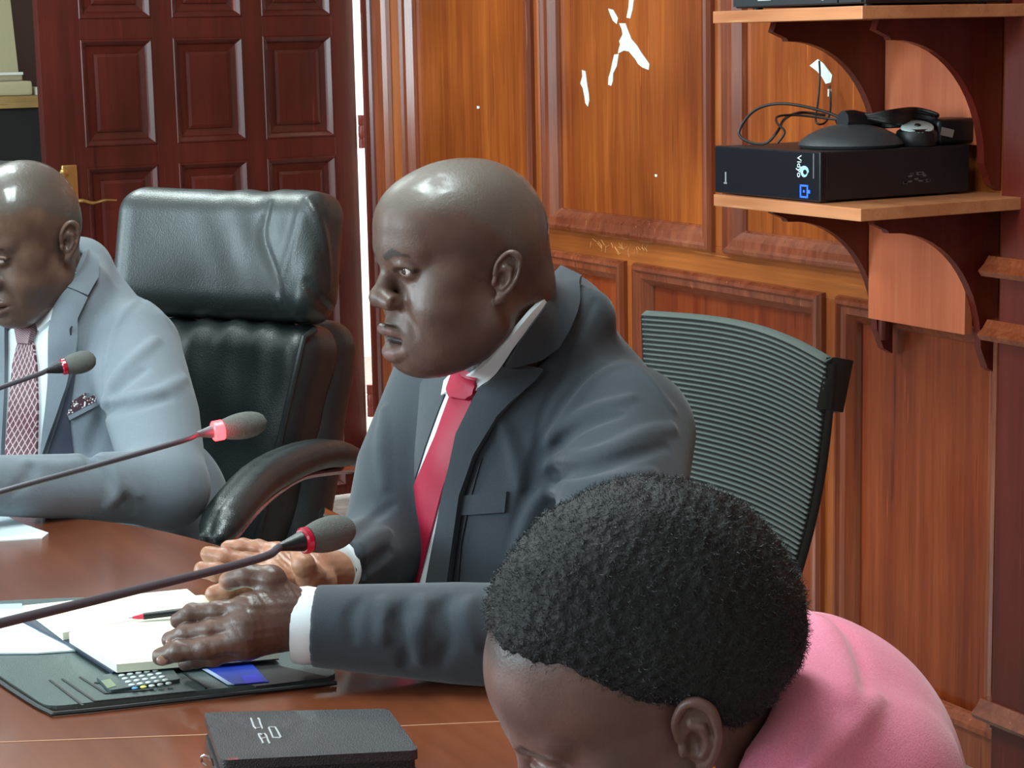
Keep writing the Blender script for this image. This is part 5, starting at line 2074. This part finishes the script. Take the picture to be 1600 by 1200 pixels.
def mic(label, head, neck, ring, stem, rh, ln, lit, rs_):
    """head/neck: (px,py,Y) of the windscreen tip and root"""
    a, c = at(*neck), at(*head)
    ax = (c - a) / np.linalg.norm(c - a)
    st = [at(*p) for p in stem]
    base = np.array([st[-1][0], st[-1][1], TZ])
    t = thing('gooseneck_microphone', label, 'microphone', base, 'gooseneck microphones on the table')
    L_ = np.linalg.norm(c - a)
    b = nb()
    prof = []
    for k in range(15):
        u = k / 14
        r_ = rh * min(1.0, (1 - max(0, (u - .45) / .55) ** 2.4) ** .5 if u > .45 else .74 + .26 * math.sin(u / .45 * math.pi / 2))
        prof.append((u * L_, max(r_, .0004)))
    lathe(b, a, ax, prof, 28)
    bm_obj('windscreen', b, FOAM, t, smooth=True)
    b = nb(); rr = rh * .72
    rl = .013 if lit else .0075
    lathe(b, a - ax * (rl - .0005), ax, [(0, rr * .9), (.0015, rr * 1.05), (rl - .0015, rr * 1.05), (rl, rr * .9)], 24)
    bm_obj('light_ring', b, RED_ON if lit else RED_OFF_GLOW, t, smooth=True)
    b = nb(); lathe(b, a - ax * .030, ax, [(0, rs_), (.006, rs_ * 1.35), (.018, rr * .7), (.024, rr * .8)], 20)
    bm_obj('capsule_housing', b, BLACK_PL if not lit else GN, t, smooth=True)
    pts = spline([a - ax * .030] + st + [base + ZZ * .16, base + ZZ * .04], 10)
    b = nb(); tube(b, pts, rs_, 12)
    bm_obj('gooseneck', b, ribbed_mat() if 'ribbed_gooseneck' not in MATS else MATS['ribbed_gooseneck'], t, smooth=True)
    b = nb(); lo_ = base + np.array([-.055, -.06, 0]); box(b, lo_, base + np.array([.055, .06, .035]))
    bs = bm_obj('base', b, BLACK_PL, t, smooth=True, bevel=.010, seg=3)
    b = nb(); lathe(b, base + np.array([.02, -.03, .034]), (0, 0, 1), [(0, .009), (.004, .009), (.005, .007)], 16)
    bm_obj('talk_button', b, RED_OFF_GLOW if not lit else RED_ON, bs, smooth=True)
    if lit:
        l = bpy.data.lights.new('mic_red_light', 'POINT'); l.energy = .05; l.color = (1, .06, .08); l.shadow_soft_size = .012
        o = bpy.data.objects.new('mic_red_light', l); COL.objects.link(o); o.location = a - ax * .005 - FH * .022
    return t


mic('grey foam microphone nearest the camera, unlit, in front of the clasped hands', (553, 824, 1.78), (482, 843, 1.75), None, [(400, 874, 1.68), (200, 925, 1.50), (0, 974, 1.32), (-170, 1018, 1.20), (-330, 1090, 1.13)], .0158, .05, False, .0036)
mic('grey foam microphone with its red light switched on, in front of the leather chair', (417, 658, 2.26), (349, 671, 2.24), None, [(280, 690, 2.20), (140, 730, 2.12), (0, 769, 2.04), (-120, 806, 1.98), (-240, 870, 1.94)], .0150, .05, True, .0033)
mic('grey foam microphone before the dark red patterned tie', (150, 560, 2.90), (103, 572, 2.88), None, [(60, 585, 2.84), (0, 606, 2.78), (-70, 632, 2.72), (-150, 690, 2.68)], .0160, .05, False, .0035)


# ================================================================ papers and books on the table
def TP(px, py, z=0.0):
    return onplane(px, py, 2, TZ + z)


def slab(name, px, z0, z1, mat, parent=None, bevel=0.0, round_=0, **kw):
    b = nb()
    P_ = [TP(x_, y_, z0) for x_, y_ in px]
    if round_:
        Q_ = []
        n = len(P_)
        for i in range(n):
            p0, p1, p2 = P_[i - 1], P_[i], P_[(i + 1) % n]
            v0 = (p0 - p1) / np.linalg.norm(p0 - p1); v1 = (p2 - p1) / np.linalg.norm(p2 - p1)
            for k in range(5):
                u = k / 4
                a = p1 + v0 * round_; c = p1 + v1 * round_
                Q_.append((1 - u) ** 2 * a + 2 * u * (1 - u) * p1 + u * u * c)
        P_ = Q_
    prism(b, P_, (0, 0, z1 - z0))
    return bm_obj(name, b, mat, parent, bevel=bevel, **kw)


PAPER = plain('white_paper', (226, 240, 246), .7)
PAPER_B = plain('blue_tinted_paper', (176, 214, 236), .7)
CREAM = plain('cream_page', (236, 240, 216), .7)
LEATH2 = plain('black_leatherette', (76, 90, 90), .42, bump=.5, bscale=700, coat=.1)
EDGE = plain('dark_stitched_edge', (20, 24, 28), .5)
NAVY = plain('navy_cover', (30, 38, 66), .45)
tp = TP(260, 1060)
fol = thing('document_folder', 'open black leatherette document folder lying under the notebook', 'folder', tp)
slab('cover', [(-70, 949), (100, 941), (330, 936), (470, 975), (528, 1064), (74, 1113), (-20, 1050)], .0, .0055, LEATH2, fol, bevel=.0015, round_=.018, seg=2)
# stitched pockets: raised strips along their edges
b = nb()
ZF = .0058
for seq in ([(78, 1063), (130, 1103)], [(97, 1061), (148, 1096), (305, 1080)], [(125, 1058), (165, 1084), (240, 1078)], [(282, 1048), (322, 1076)], [(148, 1067), (160, 1068), (168, 1072)], [(160, 1060), (176, 1058), (197, 1074)]):
    for p, q in zip(seq, seq[1:]):
        a, c = TP(*p, ZF), TP(*q, ZF); v = (c - a) / np.linalg.norm(c - a); s = np.cross(v, ZZ) * .0012
        prism(b, [a - s, a + s, c + s, c - s], (0, 0, .0008))
bm_obj('pocket_seam', b, EDGE, fol)
b = nb()
seq = [(-20, 1050), (20, 1078), (74, 1110), (110, 1112), (300, 1091), (526, 1066)]
tube(b, spline([TP(x_, y_ + 1, .003) for x_, y_ in seq], 6), .0022, 6)
bm_obj('edge_piping', b, EDGE, fol, smooth=True)
slab('inner_pocket', [(330, 1050), (430, 1040), (516, 1060), (400, 1074)], .0056, .0068, plain('black_pocket', (26, 28, 32), .5), fol, bevel=.0004)
# calculator
cal = thing('calculator', 'small grey pocket calculator with round buttons in the folder', 'calculator', TP(215, 1062))
slab('body', [(150, 1062), (262, 1040), (282, 1066), (172, 1084)], .0058, .0095, plain('calculator_grey', (70, 82, 84), .4), cal, bevel=.001, round_=.004)
slab('display', [(158, 1064), (172, 1061), (182, 1072), (168, 1076)], .0096, .0100, plain('calculator_display', (128, 142, 116), .3), cal)
BT = plain('calculator_button', (190, 200, 200), .4)
BTB = plain('calculator_button_blue', (60, 140, 190), .4)
BTY = plain('calculator_button_yellow', (214, 210, 90), .4)
for r_ in range(5):
    for c_ in range(5):
        x_ = 190 + c_ * 13.2 + r_ * 5.2
        y_ = 1056 - c_ * 1.9 + r_ * 5.0
        b = nb(); lathe(b, TP(x_, y_, .0094), (0, 0, 1), [(0, .0033), (.0010, .0033), (.0014, .0026)], 12)
        bm_obj('button', b, BTB if (r_, c_) == (4, 0) else BTY if (r_, c_) == (4, 1) else BT, cal, smooth=True)
# blue card in its pocket
card = thing('card', 'blue and white card tucked in the folder pocket', 'card', TP(370, 1052))
slab('card_face', [(322, 1044), (392, 1036), (420, 1066), (364, 1070)], .0070, .0078, plain('blue_card', (34, 62, 170), .35), card)
slab('card_edge', [(316, 1046), (323, 1045), (366, 1070), (356, 1070)], .0070, .0076, plain('pale_card', (170, 190, 225), .4), card)
slab('card_corner', [(376, 1057), (402, 1054), (414, 1065), (384, 1068)], .0079, .0081, plain('card_violet', (40, 50, 220), .35), card)
# loose papers under the notebook
tag(slab('paper_sheet', [(-80, 972), (30, 966), (118, 1018), (60, 1022), (-80, 1023)], .0062, .0080, PAPER), 'white printed sheets sticking out left of the notebook', 'paper')
tag(slab('paper_sheet', [(-80, 948), (34, 944), (38, 956), (-80, 962)], .0062, .0072, PAPER_B), 'pale blue sheet at the left edge above the white sheets', 'paper')
tag(slab('paper_sheet', [(-80, 952), (38, 952), (80, 985), (-80, 990)], .0082, .0086, PAPER), 'thin white sheet lying across the sheets under the microphone stem', 'paper')
tag(slab('paper_sheet', [(-90, 800), (4, 804), (30, 818), (76, 834), (66, 842), (-90, 852)], .0, .0016, PAPER), 'white sheet on the table before the man in light grey', 'paper')

# open notebook
nbk = thing('notebook', 'open notebook with cream pages under the hands', 'notebook', TP(230, 990))
zf = .009
slab('cover', [(34, 972), (102, 1006), (176, 1054), (436, 1031), (326, 936), (180, 940), (40, 958)], zf, zf + .003, NAVY, nbk, bevel=.0008)


def page_block(name, spine_a, spine_b, out_a, out_b, z0, hs, ho, mat):
    """a stack of pages curving from the spine to the fore edge"""
    zt_ = z0 + ho
    sa, sb_, oa, ob = [TP(*q_, zt_) - ZZ * zt_ for q_ in (spine_a, spine_b, out_a, out_b)]
    n = 14
    b = nb()
    top, bot = [], []
    for k in range(n + 1):
        u = k / n
        hgt = z0 + hs * (1 - u) ** 3 * (1 if u > 0 else .6) + ho + .010 * math.sin(min(1, u * 1.6) * math.pi) * (1 - u)
        for lst, zz in ((top, hgt), (bot, z0)):
            lst.append((b.verts.new(sa * (1 - u) + oa * u + ZZ * zz), b.verts.new(sb_ * (1 - u) + ob * u + ZZ * zz)))
    for k in range(n):
        b.faces.new([top[k][0], top[k + 1][0], top[k + 1][1], top[k][1]])
        b.faces.new([bot[k][1], bot[k + 1][1], bot[k + 1][0], bot[k][0]])
        for j in (0, 1):
            b.faces.new([top[k][j], bot[k][j], bot[k + 1][j], top[k + 1][j]])
    for k in (0, n):
        b.faces.new([top[k][0], top[k][1], bot[k][1], bot[k][0]])
    return bm_obj(name, b, mat, nbk, smooth=True)


zp = zf + .003
page_block('page_block', (98, 992), (330, 950), (36, 946), (292, 920), zp, .004, .006, CREAM)
pg = page_block('page_block', (108, 992), (330, 952), (182, 1038), (436, 1016), zp, .004, .009, CREAM)
# handwriting as thin ink strokes on the near page
b = nb()
rs = random.Random(9)
for row in range(6):
    for k in range(3, 14):
        x_ = 176 + k * 7.2 + row * 8.5; y_ = 1003 + row * 5.2 - k * 1.05
        if rs.random() < .35 or x_ > 258 or row < 1:
            continue
        z_ = zp + .0125
        a = TP(x_, y_, z_); c = TP(x_ + rs.uniform(2, 4.5), y_ + rs.uniform(-.4, 3), z_)
        v = c - a; s = np.cross(v / (np.linalg.norm(v) + 1e-9), ZZ) * .00022
        prism(b, [a - s, a + s, c + s, c - s], (0, 0, .0002))
bm_obj('handwriting', b, plain('grey_ink', (150, 160, 140), .7), pg)
# pen
p0, p1 = TP(200, 966, .034), TP(330, 950, .040)
pen = thing('pen', 'black pen with a red tip held over the notebook', 'pen', p0)
v = (p1 - p0) / np.linalg.norm(p1 - p0)
b = nb(); lathe(b, p0, v, [(0, .0006), (.005, .0012)], 10); bm_obj('nib', b, CHROME, pen, smooth=True)
b = nb(); lathe(b, p0 + v * .005, v, [(0, .0014), (.010, .0030), (.012, .0036)], 12); bm_obj('tip', b, plain('red_pen_tip', (214, 50, 80), .3), pen, smooth=True)
b = nb(); lathe(b, p0 + v * .017, v, [(0, .0038), (.10, .0042), (.105, .0030)], 12); bm_obj('barrel', b, BLACK_PL, pen, smooth=True)

# closed zipped diary in front
dz = .030
dia = thing('zip_diary', 'closed black leather diary with embossed lettering nearest the camera', 'diary', TP(480, 1180))


def TPz(px, py, z):
    return onplane(px, py, 2, TZ + z)


tl, tr, br_, bl_ = TPz(318, 1113, dz), TPz(606, 1107, dz), TPz(655, 1172, dz), TPz(345, 1188, dz)


def rslab(name, P4, z0, z1, mat, parent, r=.008, bev=.003, grow=0.0):
    c = sum(P4) / 4
    P_ = [p + (p - c) / np.linalg.norm(p - c) * grow for p in P4]
    Q_ = []
    for i in range(4):
        q0, q1, q2 = P_[i - 1], P_[i], P_[(i + 1) % 4]
        v0 = (q0 - q1) / np.linalg.norm(q0 - q1); v1 = (q2 - q1) / np.linalg.norm(q2 - q1)
        for k in range(6):
            u = k / 5
            a = q1 + v0 * r; c_ = q1 + v1 * r
            w = (1 - u) ** 2 * a + 2 * u * (1 - u) * q1 + u * u * c_
            Q_.append(np.array([w[0], w[1], TZ + z0]))
    b = nb(); prism(b, Q_, (0, 0, z1 - z0))
    return bm_obj(name, b, mat, parent, smooth=True, bevel=bev, seg=3)


DL = plain('diary_leather', (36, 38, 44), .38, bump=.6, bscale=700, coat=.2)
rslab('cover', [tl, tr, br_, bl_], dz - .009, dz, DL, dia, bev=.0035)
rslab('zip_band', [tl, tr, br_, bl_], .008, dz - .008, plain('diary_zip', (24, 25, 30), .5, bump=.6, bscale=500), dia, grow=-.003, bev=.001)
rslab('cover', [tl, tr, br_, bl_], .0, .009, DL, dia, bev=.0035)
ux = (tr - tl) / np.linalg.norm(tr - tl)
uy = np.cross(ZZ, ux)
SIL = plain('silver_print', (190, 190, 194), .4, metal=.3)
# lettering runs across the cover, seen from the side
v = (bl_ - tl) / np.linalg.norm(bl_ - tl)
b = nb()


def DP(x_, y_):
    return TPz(370 + x_ / 17.8, 1105 + y_ / 17.8, dz + .0003)


for seq in ([(395, 310), (440, 430), (475, 540), (545, 600), (650, 570)], [(590, 310), (630, 340), (650, 430), (690, 530), (720, 610)], [(605, 740), (640, 830), (690, 900), (740, 1015)],
            [(620, 745), (700, 760), (770, 735), (830, 800), (870, 920), (925, 1020)], [(690, 880), (760, 860), (830, 850)],
            [(890, 560), (1075, 560), (1130, 650), (1235, 850)], [(1225, 855), (1010, 850), (960, 720), (890, 570)]):
    tube(b, [DP(*q_) for q_ in seq], .0009, 6)
bm_obj('embossed_mark', b, SIL, dia, smooth=True)
b = nb(); q = TPz(322, 1196, .018); tube(b, spline([q, q + ux * -.004 + ZZ * .004, q + ux * -.002 + ZZ * .010 - uy * .003, q + ux * .005 + ZZ * .008 - uy * .004, q + ux * .006], 5), .0013, 8)
bm_obj('zip_pull', b, CHROME, dia, smooth=True)
